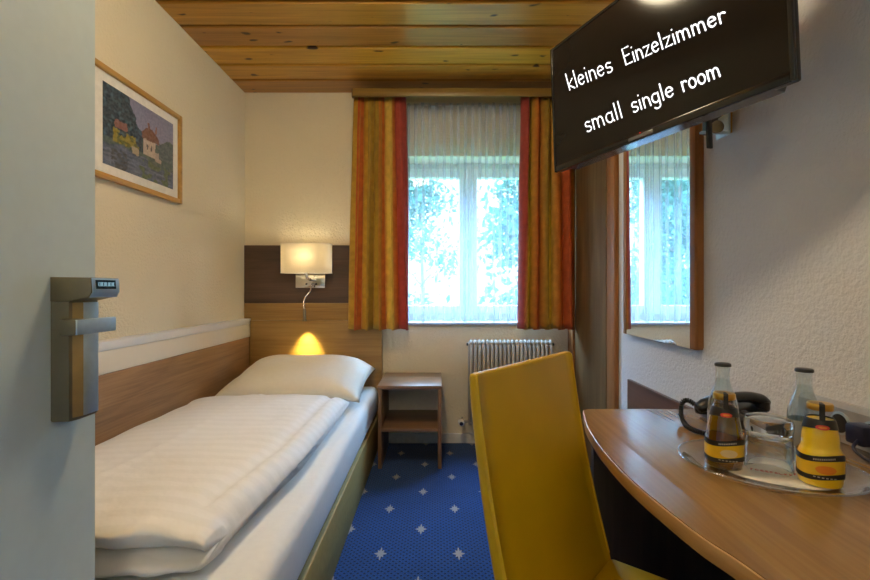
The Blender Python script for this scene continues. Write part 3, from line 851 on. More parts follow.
# ---------------- chair
ch = thing('dining_chair', 'yellow leather high backed chair pushed in at the desk', 'chair', (.2805, .9135, 0), -.709)
CW = .206
def back_shape():
    b = BM(); NZ, NY = 16, 12
    z0, z1 = .385, .936
    def prof(z):
        h = (z - .474); xf = -.203 * h - .010 * math.sin(max(0, min(1, h / .469)) * PI)
        th = .036 - .014 * max(0, min(1, (z - z0) / (z1 - z0)))
        return xf, th
    zs = [z0 + (z1 - z0) * k / NZ for k in range(NZ + 1)]
    rings = []
    for z in zs:
        xf, th = prof(z); hw = CW - .004 * max(0, (z - .9) / .043) ** 2
        r = .006; rb = th * .62
        pts = [(xf, -hw + r), ]
        ring_ = []
        for k in range(NY + 1): ring_.append((xf + .004 * math.cos(PI * (k / NY - .5)) - .004, -hw + r + (2 * hw - 2 * r) * k / NY))
        for k in range(1, 4): a = PI / 2 * k / 3; ring_.append((xf - r + r * math.cos(a), hw - r + r * math.sin(a)))
        for k in range(0, 5): a = PI / 2 * k / 4; ring_.append((xf - th + rb - rb * math.sin(a), hw - rb * .5 + rb * .5 * math.cos(a)))
        for k in range(1, 6): ring_.append((xf - th, hw - rb * .5 - (2 * hw - rb) * k / 6))
        for k in range(0, 5): a = PI / 2 * k / 4; ring_.append((xf - th + rb - rb * math.cos(a), -hw + rb * .5 - rb * .5 * math.sin(a)))
        for k in range(0, 3): a = PI / 2 * k / 3; ring_.append((xf - r + r * math.sin(a), -hw + r - r * math.cos(a)))
        rings.append([(x, y, z) for x, y in ring_])
    # rounded top: shrink a last pair of rings
    xf, th = prof(z1)
    for dz, s in ((.005, .93), (.008, .72), (.009, .35)):
        cx = xf - th / 2
        rings.append([(cx + (x - cx) * s, y * (1 - (1 - s) * .035), z1 + dz) for x, y, _ in rings[NZ]])
    V = [[b.verts.new(p) for p in r] for r in rings]; n = len(V[0])
    for a, c in zip(V, V[1:]):
        for k in range(n): b.faces.new((a[k], a[(k + 1) % n], c[(k + 1) % n], c[k]))
    b.faces.new(V[0][::-1]); b.faces.new(V[-1])
    bmesh.ops.recalc_face_normals(b, faces=b.faces[:])
    return b, prof
bb, prof = back_shape()
bk = obj('backrest', bb, 'yellow_leather', ch, math.radians(50), local=True)
b = BM()
for sy in (-1, 1):
    b = tube(BM(), [(prof(z)[0] - .0015, sy * (CW - .004), z) for z in [.48 + .46 * k / 20 for k in range(21)]], .0022, 6)
    obj('piping', b, 'yellow_leather', bk, True, local=True)
b = rbox((-.004, -CW, .395), (.44, CW, .472), .016, 4)
bmesh.ops.subdivide_edges(b, edges=[e for e in b.edges if e.calc_length() > .2], cuts=8, use_grid_fill=True)
for v in b.verts:
    if v.co.z > .46: v.co.z += .012 * max(0, 1 - ((v.co.x - .22) / .23) ** 2) * max(0, 1 - (v.co.y / CW) ** 2)
obj('seat', b, 'yellow_leather', ch, SM, local=True)
for sx in (.0, .40):
    for sy in (-CW + .03, CW - .03):
        x0 = sx if sx else -.02
        b = BM(); box(b, (x0, sy - .018, 0), (x0 + .036, sy + .018, .39), .003)
        for v in b.verts:
            k = 1 - v.co.z / .39
            v.co.x += (-.03 if sx == 0 else .005) * k
        obj('leg', b, 'leg_wood', ch, SM, local=True)

# ---------------- television on its arm
TVC = Vector((.593, 1.316, EYE + .662)); TVW, TVH = .772, .452
yaw, pit, roll = -1.132, .0255, .025
u = Vector((math.cos(yaw), math.sin(yaw), 0)); n_ = Vector((math.sin(yaw), -math.cos(yaw), 0)); kz = Vector((0, 0, 1))
v = kz * math.cos(pit) + n_ * math.sin(pit); n2 = n_ * math.cos(pit) - kz * math.sin(pit)
u2 = u * math.cos(roll) + v * math.sin(roll); v2 = v * math.cos(roll) - u * math.sin(roll)
R = Matrix((u2, -n2, v2)).transposed()
tv = thing('television', 'black flat screen television on a wall arm showing handwritten white room words', 'television', TVC)
tv.rotation_euler = R.to_euler()
hw, hh = TVW / 2, TVH / 2
def lo(name, bm, mat, parent, smooth=SM): return obj(name, bm, mat, parent, smooth, local=True)
def frame_xz(bm, x0, x1, z0, z1, ws, ya, yb, bev):
    wl, wr, wb, wt = ws
    for a, c in (((x0, ya, z0), (x0 + wl, yb, z1)), ((x1 - wr, ya, z0), (x1, yb, z1)), ((x0 + wl, ya, z0), (x1 - wr, yb, z0 + wb)), ((x0 + wl, ya, z1 - wt), (x1 - wr, yb, z1))): box(bm, a, c, bev)
    return bm
lo('casing', box(BM(), (-hw + .002, .006, -hh + .002), (hw - .002, .034, hh - .002), .006), 'black', tv)
b = prism(BM(), [(.034, -hh + .03), (.066, -hh + .05), (.074, -hh + .10), (.070, .12), (.034, .17)], -hw * .72, hw * .72, .008, axis='X')
lo('rear_housing', b, 'black', tv)
lo('bezel', frame_xz(BM(), -hw, hw, -hh, hh, (.010, .010, .021, .010), 0, .012, .002), 'black_gloss', tv)
lo('screen', box(BM(), (-hw + .009, .0035, -hh + .020), (hw - .009, .006, hh - .009)), 'screen', tv, False)
b = prism(BM(), [(.010, -hh + .001), (.062, -hh + .003), (.078, -hh + .030), (.034, -hh + .06)], -hw + .05, hw - .05, .002, axis='X')
lo('underside', b, 'grey_plastic', tv)
lo('badge', box(BM(), (-.05, -.0012, -hh + .005), (.035, .001, -hh + .015), .001), 'grey_plastic', tv)
lo('power_light', lathe(BM(), [(.002, .001), (.002, -.001)], (-.008, 0, -hh + .0185), 10, 'Y'), 'led_red', tv)

# handwritten words on the screen, stroke letters
def arc(cx, cy, rx, ry, a0, a1, n=10): return [(cx + rx * math.cos(math.radians(a0 + (a1 - a0) * k / n)), cy + ry * math.sin(math.radians(a0 + (a1 - a0) * k / n))) for k in range(n + 1)]
GL = {
 'k': (.52, [[(.06, .94), (.06, 0)], [(.42, .56), (.08, .27), (.44, 0)]]),
 'l': (.24, [[(.10, .94), (.10, 0)]]),
 'e': (.54, [[(.06, .30), (.42, .34)] + arc(.25, .29, .19, .27, 15, 320, 14)]),
 'i': (.24, [[(.10, .54), (.10, 0)], [(.10, .80), (.10, .815)]]),
 'n': (.54, [[(.08, .56), (.08, 0)], [(.08, .30)] + arc(.25, .34, .16, .20, 160, 10, 8) + [(.43, 0)]]),
 's': (.48, [[(.38, .50)] + arc(.22, .41, .14, .14, 50, 230, 8) + arc(.22, .14, .17, .14, 70, -140, 10)]),
 'E': (.62, [[(.52, .95), (.08, .93), (.08, .02), (.54, .04)], [(.08, .49), (.46, .52)]]),
 'z': (.52, [[(.06, .53), (.42, .54), (.06, .02), (.46, .03)]]),
 'm': (.84, [[(.08, .56), (.08, 0)], [(.08, .30)] + arc(.23, .36, .14, .19, 160, 10, 8) + [(.38, 0)], [(.38, .30)] + arc(.54, .36, .14, .19, 160, 10, 8) + [(.70, 0)]]),
 'r': (.44, [[(.08, .56), (.08, 0)], [(.08, .30)] + arc(.25, .34, .16, .20, 160, 40, 8)]),
 'a': (.54, [arc(.24, .27, .19, .27, 60, 330, 14), [(.41, .54), (.40, .1), (.46, 0)]]),
 'g': (.54, [arc(.24, .29, .19, .25, 60, 330, 14), [(.42, .54), (.42, -.12)] + arc(.24, -.14, .18, .16, 0, -150, 8)]),
 'o': (.56, [arc(.26, .27, .20, .27, 90, 450, 18)]),
 ' ': (.46, []),
}
def words(text, quad, wd):
    """quad: in-plane (x, z) metres of baseline start, baseline end, top end, top start"""
    b = BM(); total = sum(GL[c][0] for c in text) - .1
    q = [Vector(p) for p in quad]
    def mp(x, y):
        s = x / total
        return q[0].lerp(q[1], s) * (1 - y) + q[3].lerp(q[2], s) * y
    pen = 0
    for c in text:
        w, strokes = GL[c]
        for st in strokes:
            pts = [mp(pen + x, y) for x, y in st]
            if len(pts) < 2: continue
            L = []; Rr = []
            for i, p in enumerate(pts):
                t = (pts[min(i + 1, len(pts) - 1)] - pts[max(i - 1, 0)])
                t = t.normalized() if t.length > 1e-9 else Vector((1, 0))
                nn = Vector((-t.y, t.x)) * wd
                L.append(b.verts.new((p.x + nn.x, .0026, p.y + nn.y))); Rr.append(b.verts.new((p.x - nn.x, .0026, p.y - nn.y)))
            for i in range(len(pts) - 1):
                b.faces.new((L[i], L[i + 1], Rr[i + 1], Rr[i]))
            for p in pts:
                vs = [b.verts.new((p.x + wd * math.cos(2 * PI * k / 12), .0025, p.y + wd * math.sin(2 * PI * k / 12))) for k in range(12)]
                b.faces.new(vs)
        pen += w
    for f in b.faces:
        f.normal_update()
        if f.normal.y > 0: f.normal_flip()
    return b
WORDS = (
    ('kleines', [(-0.2963, 0.0393), (-0.102, 0.0169), (-0.1176, 0.0778), (-0.3162, 0.1081)]),
    ('Einzelzimmer', [(-0.0539, 0.0114), (0.2473, -0.0233), (0.2381, 0.0235), (-0.0685, 0.0703)]),
    ('small', [(-0.2234, -0.1337), (-0.0706, -0.1385), (-0.0855, -0.0806), (-0.2415, -0.0699)]),
    ('single', [(-0.0335, -0.1397), (0.1029, -0.1439), (0.0913, -0.0927), (-0.0477, -0.0832)]),
    ('room', [(0.1278, -0.1447), (0.2288, -0.1479), (0.2193, -0.1015), (0.1167, -0.0945)]),
)
for wd, quad in WORDS: lo('screen_word', words(wd, quad, .0021), 'white_text', tv, False)

mt = thing('television_mount', 'black swivel wall arm with wooden board holding up the television', 'tv mount', (XR, 1.55, 1.62))
obj('wall_board', rbox((XR - .020, 1.485, 1.612), (XR - .001, 1.515, 1.90), .002), 'frame_light', mt, SM)
obj('wall_plate', rbox((XR - .034, 1.516, 1.64), (XR - .001, 1.60, 1.86), .003), 'dark_metal', mt, SM)
TB = TVC - n2 * .080 + u2 * .13
b = BM()
elbow = Vector((.86, 1.475, 1.735))
tube(b, [(XR - .034, 1.55, 1.735), elbow], .016, 14); tube(b, [elbow, TB + Vector((.012, .004, -.02))], .016, 14)
lathe(b, [(.022, -.04), (.024, 0), (.022, .04)], elbow, 18)
obj('arm', b, 'black', mt, True)
b = BM(); box(b, (-.03, 0, -.10), (.03, .012, .10), .004)
box(b, (-.004, .012, -.285), (.004, .030, -.02), .002); box(b, (-.035, .012, -.05), (.035, .03, .05), .004)
b.transform(Matrix.Translation(TB) @ R.to_4x4())
obj('tilt_head', b, 'black', mt, SM)
obj('knob', lathe(BM(), [(.006, 0), (.018, -.004), (.020, -.018), (.010, -.022)], (.905, 1.47, 1.62), 16, 'Y'), 'bronze', mt, SM)
b = rbox((.86, 1.465, 1.603), (XR - .021, 1.478, 1.611), .002); box(b, (XR - .03, 1.465, 1.60), (XR - .0205, 1.53, 1.67), .002)
obj('cable_clip', b, 'steel', mt, SM)

# ---------------- tray with drinks
TC, TA, TBB, TANG = Vector((.658, .898)), .156, .137, -.511
tray = thing('tray', 'oval clear glass tray on the desk carrying bottles and a tumbler', 'tray', (TC.x, TC.y, DZ))
b = BM(); SEG = 72; rr = []
for s, z in ((.0, .001), (.80, .001), (.86, .003), (.93, .011), (1.0, .014), (1.0, .0165), (.93, .0145), (.85, .0065), (.79, .0045), (.0, .0045)):
    if s == 0: rr.append(None); continue
    rr.append([b.verts.new((s * TA * math.cos(2 * PI * k / SEG), s * TBB * math.sin(2 * PI * k / SEG), z)) for k in range(SEG)])
R_ = [r for r in rr if r]
for a, c in zip(R_, R_[1:]):
    for k in range(SEG): b.faces.new((a[k], a[(k + 1) % SEG], c[(k + 1) % SEG], c[k]))
b.faces.new(R_[0][::-1]); b.faces.new(R_[-1])
bmesh.ops.recalc_face_normals(b, faces=b.faces[:])
td = obj('tray_dish', b, 'tray_glass', tray, SM, local=True)
b = BM()
tube(b, [(1.0 * TA * math.cos(2 * PI * k / SEG), 1.0 * TBB * math.sin(2 * PI * k / SEG), .0157) for k in range(SEG + 1)], .0022, 8)
obj('rim', b, thin_glass('rim_glass', (.85, .88, .90), 2.2, .06), td, True, local=True)
tray.rotation_euler.z = TANG
mat_ = thing('paper_mat', 'white paper mat with red print lying in the glass tray', 'paper mat', (TC.x, TC.y, DZ + .0046), TANG)
b = BM()
lo_ = [b.verts.new((.012 + .094 * math.copysign(abs(math.cos(t)) ** .8, math.cos(t)), .082 * math.copysign(abs(math.sin(t)) ** .8, math.sin(t)), 0)) for t in [2 * PI * k / 48 for k in range(48)]]
b.faces.new(lo_); g = bmesh.ops.extrude_face_region(b, geom=b.faces[:])
for q in g['geom']:
    if isinstance(q, bmesh.types.BMVert): q.co.z += .0006
bmesh.ops.recalc_face_normals(b, faces=b.faces[:])
obj('sheet', b, 'paper', mat_, local=True)
b = BM(); x = -.028; rnd = random.Random(5)
while x < .062:
    w = rnd.uniform(.0035, .006)
    y0 = -.016
    box(b, (x, y0, .0006), (x + .0014, y0 + .012, .0009))
    if rnd.random() < .8: box(b, (x, y0 + .010, .0006), (x + w, y0 + .012, .0009))
    if rnd.random() < .6: box(b, (x, y0, .0006), (x + w, y0 + .002, .0009))
    if rnd.random() < .7: box(b, (x, y0 + .005, .0006), (x + w * .8, y0 + .007, .0009))
    if rnd.random() < .5: box(b, (x + w - .0014, y0, .0006), (x + w, y0 + .012, .0009))
    x += w + .0022
obj('print', b, 'print_red', mat_, local=True)

ZT = DZ + .0053
def shell(prof, c, seg=44): return lathe(BM(), prof, c, seg)
def band(prof_r, z0f, z1f, c, seg=64, off=.0007, n=4):
    """label band hugging the bottle; z0f / z1f give the lower and upper edge by angle"""
    b = BM(); V = []
    for k in range(seg + 1):
        a = 2 * PI * k / seg; za, zb = z0f(a), z1f(a)
        V.append([b.verts.new((c[0] + (prof_r(z) + off) * math.cos(a), c[1] + (prof_r(z) + off) * math.sin(a), c[2] + z)) for z in [za + (zb - za) * q / n for q in range(n + 1)]])
    for p, q in zip(V, V[1:]):
        for k in range(n): b.faces.new((p[k], q[k], q[k + 1], p[k + 1]))
    bmesh.ops.remove_doubles(b, verts=b.verts[:], dist=1e-6)
    bmesh.ops.recalc_face_normals(b, faces=b.faces[:])
    return b
def patch(prof_r, a0, a1, z0, z1, c, off, shape=None, n=10):
    b = BM(); V = []
    for i in range(n + 1):
        a = a0 + (a1 - a0) * i / n; row = []
        h = 1 if shape is None else max(.02, math.sqrt(max(0, 1 - (2 * i / n - 1) ** 2)))
        zm = (z0 + z1) / 2
        for j in range(5):
            z = zm + (z0 - zm + (z1 - z0) * j / 4) * h
            row.append(b.verts.new((c[0] + (prof_r(z) + off) * math.cos(a), c[1] + (prof_r(z) + off) * math.sin(a), c[2] + z)))
        V.append(row)
    for p, q in zip(V, V[1:]):
        for j in range(4): b.faces.new((p[j], q[j], q[j + 1], p[j + 1]))
    bmesh.ops.recalc_face_normals(b, faces=b.faces[:])
    return b
def interp(prof):
    def f(z):
        for (r0, z0), (r1, z1) in zip(prof, prof[1:]):
            if z0 <= z <= z1 and z1 > z0: return r0 + (r1 - r0) * (z - z0) / (z1 - z0)
        return prof[-1][0]
    return f

def juice_bottle(x, y, prof, fill, mat, label, facing, opaque):
    c = (x, y, ZT); pr = interp(prof)
    t = thing('juice_bottle', label, 'juice bottle', c, group='juice bottles on the tray')
    if opaque:
        obj('juice', lathe(BM(), [(r - .0012, z + (.0012 if i == 0 else 0)) for i, (r, z) in enumerate(prof) if z <= fill], c, 48), mat, t, SM)
    else:
        obj('juice', lathe(BM(), [(max(.002, r - .0022), z + (.004 if i == 0 else 0)) for i, (r, z) in enumerate(prof) if z <= fill], c, 48), mat, t, SM)
    obj('bottle_body', shell([(r, z) for r, z in prof], c), 'juice_glass' if opaque else 'bottle_glass', t, SM)
    wav = lambda z, ph=0.: (lambda a: z + .003 * math.sin(2 * (a - facing) + ph))
    lb = obj('label', band(pr, wav(.017), wav(.058), c, off=.0004), 'label_yellow', t, SM)
    obj('label_band', band(pr, wav(.049, .3), wav(.059, .2), c, off=.0008), 'label_black', lb, SM)
    obj('label_band', band(pr, wav(.017, .2), wav(.026, 0.), c, off=.0008), 'label_black', lb, SM)
    obj('fruit_print', patch(pr, facing - .35, facing + .55, .028, .043, c, .0010, 'o'), 'label_orange' if opaque else 'label_cream', lb, SM)
    b = BM(); b2 = BM()
    for i in range(11):
        a = facing - .42 + i * .085
        patch_ = [(a, .0525), (a + .055, .0525), (a + .055, .0555), (a, .0555)]
        vs = [b.verts.new((c[0] + (pr(z) + .0012) * math.cos(q), c[1] + (pr(z) + .0012) * math.sin(q), c[2] + z + .003 * math.sin(2 * (q - facing)))) for q, z in patch_]
        b.faces.new(vs)
        if i % 2 == 0:
            vs = [b2.verts.new((c[0] + (pr(z) + .0012) * math.cos(q), c[1] + (pr(z) + .0012) * math.sin(q), c[2] + z)) for q, z in [(a, .0205), (a + .1, .0205), (a + .1, .0225), (a, .0225)]]
            b2.faces.new(vs)
    obj('label_print', b, 'label_white', lb); obj('label_print', b2, 'label_white', lb)
    nk = obj('neck_label', band(pr, lambda a: .101 + .004 * math.cos(a - facing), lambda a: .1205, c, off=.0006), 'label_black', t, SM)
    obj('emblem', patch(pr, facing - .42, facing + .42, .1035, .112, c, .0014, 'o'), 'label_red', nk, SM)
    obj('emblem_print', patch(pr, facing - .25, facing + .25, .106, .1097, c, .0019, 'o'), 'label_orange', nk, SM)
    cp = obj('cap', lathe(BM(), [(.0172, .1350), (.0190, .1355), (.0196, .138), (.0196, .1445), (.0182, .1472), (.007, .1480)], c, 40), 'gold', t, SM)
    b = BM()
    pts = [(.0226, .115), (.0203, .134), (.0203, .1450), (.0186, .1480), (.005, .1488)]
    V = []
    for r, z in pts:
        V.append([b.verts.new((c[0] + r * math.cos(facing + s / max(r, .01)), c[1] + r * math.sin(facing + s / max(r, .01)), c[2] + z)) for s in (-.0042, 0, .0042)])
    for p, q in zip(V, V[1:]):
        for k in range(2): b.faces.new((p[k], p[k + 1], q[k + 1], q[k]))
    bmesh.ops.recalc_face_normals(b, faces=b.faces[:])
    obj('seal_strip', b, 'label_black', cp)
    return t
P_OR = [(0.027, 0.0), (0.03195, 0.00285), (0.03375, 0.0095), (0.0342, 0.0475), (0.03348, 0.0589), (0.0306, 0.06555), (0.0288, 0.0703), (0.02862, 0.0836), (0.02745, 0.0931), (0.02565, 0.10165), (0.02205, 0.1178), (0.01845, 0.1235), (0.01755, 0.1273), (0.01755, 0.1349)]
P_AP = [(0.027, 0.0), (0.03195, 0.00285), (0.03348, 0.0095), (0.03375, 0.04275), (0.03285, 0.057), (0.0306, 0.0741), (0.02745, 0.0912), (0.02475, 0.1045), (0.0216, 0.1178), (0.01845, 0.1235), (0.01755, 0.1273), (0.01755, 0.1349)]
fac = lambda x, y: math.atan2(-y, -x) + .15
JL, JR, WL, WR = (.5795, .910), (.703, .829), (.634, 1.0), (.758, .932)
juice_bottle(*JL, P_AP, .115, 'apple', 'clear amber apple juice bottle with black and yellow label, left on the tray', fac(*JL), False)
juice_bottle(*JR, P_OR, .1215, 'juice', 'opaque bright yellow orange juice bottle with black banded label, right on the tray', fac(*JR), True)

P_WA = [(0.022, 0.0), (0.027, 0.00283), (0.029, 0.00945), (0.029, 0.08977), (0.0285, 0.09922), (0.026, 0.1134), (0.0205, 0.1323), (0.0155, 0.14742), (0.0138, 0.15687), (0.0135, 0.17955), (0.0145, 0.18097), (0.0145, 0.18427), (0.013, 0.18522)]
def water_bottle(x, y, label, first=None):
    c = (x, y, ZT); pr = interp(P_WA)
    t = thing('water_bottle', label, 'water bottle', c, group='mineral water bottles on the tray')
    obj('bottle_body', shell(P_WA, c), 'bottle_glass', t, SM)
    obj('water', lathe(BM(), [(max(.002, r - .002), z + (.004 if i == 0 else 0)) for i, (r, z) in enumerate(P_WA) if z <= .161], c, 40), 'water', t, SM)
    obj('label', band(pr, lambda a: .035, lambda a: .088, c, off=.0005), 'label_grey', t, SM)
    b = lathe(BM(), [(.0140, .1847), (.0160, .1852), (.0162, .1885), (.0152, .191), (.0130, .192), (.003, .1925)], c, 42)
    for q in b.verts:
        dz = Vector((q.co.x - c[0], q.co.y - c[1]))
        if q.co.z < c[2] + .189 and dz.length > .015:
            a = math.atan2(dz.y, dz.x); f = 1 + .03 * math.sin(21 * a); q.co.x = c[0] + dz.x * f; q.co.y = c[1] + dz.y * f
    obj('crown_cap', b, 'dark_metal', t, SM)
    return t
wt = water_bottle(*WL, 'clear water bottle with dark crown cap standing behind the amber juice bottle')
def dup(o, parent=None):
    c = o.copy(); COL.objects.link(c)
    if parent: c.parent = parent
    for q in list(o.children): dup(q, c)
    return c
w2 = dup(wt); w2.location = (WR[0], WR[1], ZT)
w2['label'] = 'clear water bottle with dark crown cap standing behind the yellow orange juice bottle'

tm = thing('tumbler', 'upturned thick based drinking glass between the two juice bottles', 'glass', (.659, .897, ZT))
outer = [(.0395, .0), (.0405, .002), (.0400, .03), (.0390, .066), (.0392, .074), (.0410, .082), (.0412, .092), (.0385, .100), (.030, .1035)]
inner = [(.0380, .0), (.0378, .03), (.0365, .064), (.030, .070), (.010, .072)]
pf = inner[::-1] + outer
b = BM(); lathe(b, pf, (.659, .897, ZT + .0001), 56)
obj('glass_body', b, 'tumbler', tm, SM)

# ---------------- telephone
ph = thing('telephone', 'black corded telephone on the desk behind the bottles', 'telephone', (.80, 1.24, DZ))
b = prism(BM(), [(1.165, DZ + .001), (1.282, DZ + .001), (1.282, DZ + .048), (1.265, DZ + .050), (1.17, DZ + .026), (1.165, DZ + .022)], .745, .885, .006, axis='X')
obj('phone_base', b, 'black', ph, SM)
hs = spline([(.690, 1.200, DZ + .046), (.715, 1.203, DZ + .056), (.75, 1.21, DZ + .066), (.80, 1.22, DZ + .069), (.85, 1.23, DZ + .067), (.885, 1.235, DZ + .058), (.905, 1.235, DZ + .050)], 6)
nn = len(hs); rad_ = [(.020 - .006 * math.sin(PI * i / (nn - 1))) * (min(1, .55 + 3 * min(i, nn - 1 - i) / nn)) for i in range(nn)]
b = tube(BM(), hs, rad_, 16)
for q in b.verts: q.co.y = 1.225 + (q.co.y - 1.225) * 1.35
hd = obj('handset', b, 'black', ph, True)
for hx in (.708, .888): obj('earpiece', lathe(BM(), [(.016, DZ + .031), (.018, DZ + .038), (.017, DZ + .056)], (hx, 1.205 if hx < .8 else 1.232, 0), 20), 'black', hd, SM)
b = BM()
for r in range(4):
    for cc in range(3): box(b, (.765 + cc * .022, 1.172 + r * .009, DZ + .0265 + r * .0023), (.779 + cc * .022, 1.178 + r * .009, DZ + .0325 + r * .0023), .001)
obj('keypad', b, 'grey_plastic', ph)
cen = spline([(.694, 1.215, DZ + .052), (.682, 1.225, DZ + .060), (.672, 1.235, DZ + .050), (.664, 1.225, DZ + .020), (.652, 1.185, DZ + .0085), (.644, 1.150, DZ + .0085), (.650, 1.118, DZ + .0085), (.672, 1.100, DZ + .0085), (.70, 1.105, DZ + .0085), (.735, 1.135, DZ + .0085), (.745, 1.153, DZ + .012)], 40)
hel = []; upv = Vector((0, 0, 1)); acc = 0
for i, p in enumerate(cen):
    t = (cen[min(i + 1, len(cen) - 1)] - cen[max(i - 1, 0)]).normalized()
    a = t.cross(Vector((.2, .1, 1))).normalized(); c_ = t.cross(a)
    acc += (p - cen[i - 1]).length if i else 0
    th = 2 * PI * acc / .0046
    hel.append(p + (a * math.cos(th) + c_ * math.sin(th)) * .0052)
obj('coiled_cord', tube(BM(), hel, .0021, 5), 'black', ph, True)

# ---------------- socket strip
ss = thing('socket_strip', 'grey metal socket strip on the right wall just above the desk', 'socket strip', (XR, .9, DZ))
b = prism(BM(), [(XR - .022, DZ + .001), (XR - .001, DZ + .001), (XR - .001, DZ + .092), (XR - .012, DZ + .092), (XR - .024, DZ + .080)], .55, 1.19, .0015, axis='Y')
obj('housing', b, plain('strip_metal', (.50, .49, .46), .35, .5), ss, SM)
for yy in (1.065, .985, .82):
    s = obj('socket', lathe(BM(), [(.027, .001), (.027, -.002), (.022, -.003)], (XR - .0235, yy, DZ + .045), 28, 'X'), 'steel', ss, SM)
    obj('socket_well', lathe(BM(), [(.0215, -.0032), (.0205, -.0036), (.003, -.0038)], (XR - .0235, yy, DZ + .045), 28, 'X'), 'dark_metal', s, SM)
pg = thing('power_plug', 'dark blue plug in the socket strip at the right edge', 'plug', (XR - .03, .985, DZ + .045))
obj('plug_body', rbox((XR - .068, .963, DZ + .022), (XR - .0276, 1.007, DZ + .066), .006), 'plug_blue', pg, SM)
obj('plug_cable', tube(BM(), spline([(XR - .066, .975, DZ + .035), (XR - .085, .965, DZ + .02), (XR - .08, .93, DZ + .006), (XR - .05, .86, DZ + .005), (XR - .04, .78, DZ + .005)], 8), .0035, 8), 'plug_blue', pg, True)

# ---------------- ceiling lamp (out of the frame, mirrored in the screen)
CLX, CLY = -.22, 1.40
cl = thing('ceiling_lamp', 'round frosted ceiling lamp glimpsed in the television screen', 'ceiling lamp', (CLX, CLY, ZC))
obj('lamp_base', lathe(BM(), [(.095, ZC - .022), (.10, ZC - .02), (.10, ZC - .001)], (CLX, CLY, 0), 40), 'chrome', cl, SM)
LAMP_E = emit('lamp_diffuser', (1, .84, .56), 31.)
obj('diffuser', lathe(BM(), [(.02, ZC - .150), (.06, ZC - .146), (.10, ZC - .132), (.13, ZC - .108), (.14, ZC - .085), (.135, ZC - .06), (.11, ZC - .035), (.09, ZC - .022)], (CLX, CLY, 0), 40), LAMP_E, cl, True)

# ---------------- outside: lawn and trees
struct('ground', rbox((-14, 4.2, -2.7), (14, 24, -2.6), 0), 'grass')
def tree(x, y, h, r, seed, label, n=7000):
    rnd = random.Random(seed); z0 = -2.6
    t = thing('tree', label, 'tree', (x, y, z0), group='trees outside the window')
    b = BM()
    tube(b, spline([(x, y, z0), (x + .05, y, z0 + h * .4), (x - .04, y + .05, z0 + h * .9)], 6), [.07 - .055 * i / 12 for i in range(13)], 8)
    for k in range(9):
        a = rnd.uniform(0, 2 * PI); zz = z0 + h * rnd.uniform(.35, .85); L = r * rnd.uniform(.5, .9)
        tube(b, [(x, y, zz), (x + L * .5 * math.cos(a), y + L * .5 * math.sin(a), zz + .25), (x + L * math.cos(a), y + L * math.sin(a), zz + .35)], [.02, .014, .006], 6)
    obj('trunk', b, 'bark', t, True)
    b = BM(); cl_ = []
    for k in range(46):
        a = rnd.uniform(0, 2 * PI); zz = rnd.uniform(.24, 1.0); rr_ = r * math.sqrt(rnd.random()) * (1.15 - .75 * zz)
        cl_.append(Vector((x + rr_ * math.cos(a), y + rr_ * math.sin(a), z0 + h * zz)))
    for k in range(n):
        c = rnd.choice(cl_) + Vector((rnd.gauss(0, .26), rnd.gauss(0, .26), rnd.gauss(0, .20)))
        s = rnd.uniform(.045, .095)
        d = Vector((rnd.gauss(0, 1), rnd.gauss(0, 1), rnd.gauss(-.4, .7))).normalized(); e = d.orthogonal().normalized()
        e.rotate(Matrix.Rotation(rnd.uniform(0, 6.28), 3, d))
        w = d.cross(e)
        b.faces.new([b.verts.new(c + q) for q in (-d * s, e * s * .45 + w * s * .1, d * s, -e * s * .45 + w * s * .1)])
    obj('foliage', b, 'leaf', t)
    return t
for i, (x, y, h, r, lab) in enumerate((
    (-2.0, 7.2, 7.0, .95, 'green tree outside the window, nearest one seen in the wall mirror'),
    (-.35, 10.8, 8.2, 1.0, 'leafy green tree outside behind the left window pane'),
    (1.35, 7.2, 6.8, .95, 'leafy green tree outside behind the right window pane'),
    (3.0, 10.8, 8.4, 1.0, 'taller green tree further back outside to the right of the window'),
    (-3.8, 10.8, 8.0, 1.0, 'taller green tree further back outside to the left of the window'))):
    tree(x, y, h, r, 40 + i, lab)

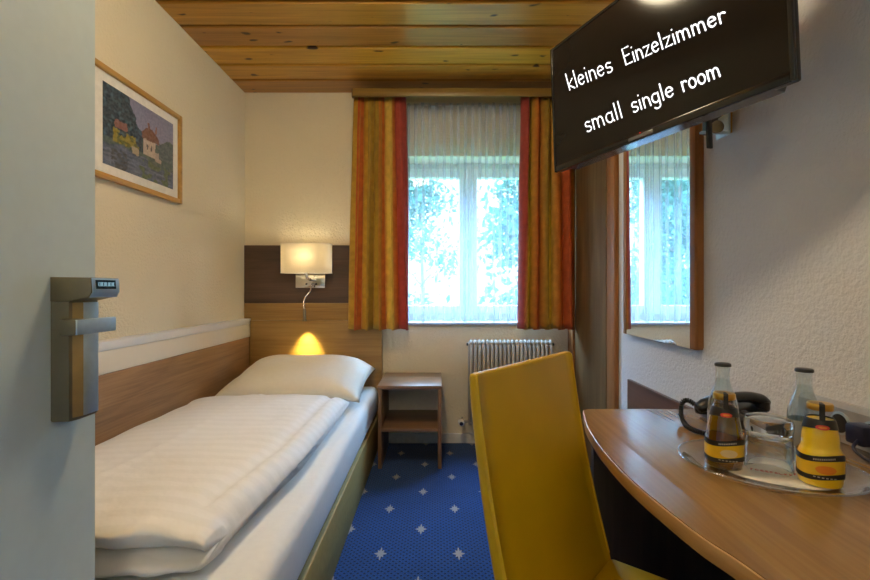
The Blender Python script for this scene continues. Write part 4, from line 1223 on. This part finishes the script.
# ------------------------------------------------------------------ light
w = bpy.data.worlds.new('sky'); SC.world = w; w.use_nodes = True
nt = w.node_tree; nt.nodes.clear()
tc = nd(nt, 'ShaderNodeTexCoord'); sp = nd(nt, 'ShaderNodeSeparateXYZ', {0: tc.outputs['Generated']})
col = ramp(nt, sp.outputs[2], [(.0, (1.05, 1.35, 1.5)), (.22, (1.5, 1.95, 2.2)), (.36, (11.5, 18.5, 29.)), (1., (11.5, 18.5, 29.))])  # upper sky, out of view, boosted to pour blue fill into the room
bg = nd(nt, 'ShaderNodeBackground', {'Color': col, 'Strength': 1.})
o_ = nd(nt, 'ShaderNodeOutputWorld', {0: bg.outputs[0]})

def light(name, typ, loc, energy, color, rot=(0, 0, 0), **kw):
    l = bpy.data.lights.new(name, typ); l.energy = energy; l.color = color
    for k_, v_ in kw.items():
        if k_ == 'portal': l.cycles.is_portal = v_
        else: setattr(l, k_, v_)
    o = bpy.data.objects.new(name, l); COL.objects.link(o); o.location = loc; o.rotation_euler = rot
    return o
light('sky_portal', 'AREA', ((WX0 + WX1) / 2, YB + .295, (WZ0 + WZ1) / 2), 1, (1, 1, 1), (-PI / 2, 0, 0), shape='RECTANGLE', size=WX1 - WX0, size_y=WZ1 - WZ0, portal=True)
light('bedside_bulb_light', 'POINT', (LX, LY, 1.33), 40., (1, .86, .60), shadow_soft_size=.03)
light('reading_led_light', 'SPOT', (LX - .007, 3.083, .879), 14., (1, .80, .22), (math.radians(17), 0, 0), spot_size=math.radians(62), spot_blend=1., shadow_soft_size=.008)
light('hall_fill_light', 'POINT', (-.3, -.9, 2.1), 9, (1, .86, .66), shadow_soft_size=.12)  # added warm fill behind the camera, unseen and without a fixture

# ------------------------------------------------------------------ camera
cam = bpy.data.cameras.new('camera'); cam.sensor_width = 36; cam.lens = 454 / 870 * 36; cam.shift_y = -1 / 870; cam.clip_start = .02
co = bpy.data.objects.new('camera', cam); COL.objects.link(co)
co.location = (0, 0, EYE); co.rotation_euler = (PI / 2, 0, 0)
SC.camera = co

SC.view_settings.view_transform = 'Standard'
try: SC.view_settings.look = 'None'
except Exception: pass
SC.view_settings.exposure = 1.1; SC.view_settings.gamma = 1.
SC.view_settings.use_curve_mapping = False
cy = SC.cycles
cy.max_bounces = 10; cy.diffuse_bounces = 5; cy.glossy_bounces = 5; cy.transmission_bounces = 10; cy.transparent_max_bounces = 32
cy.use_denoising = True
cy.sample_clamp_indirect = 6.
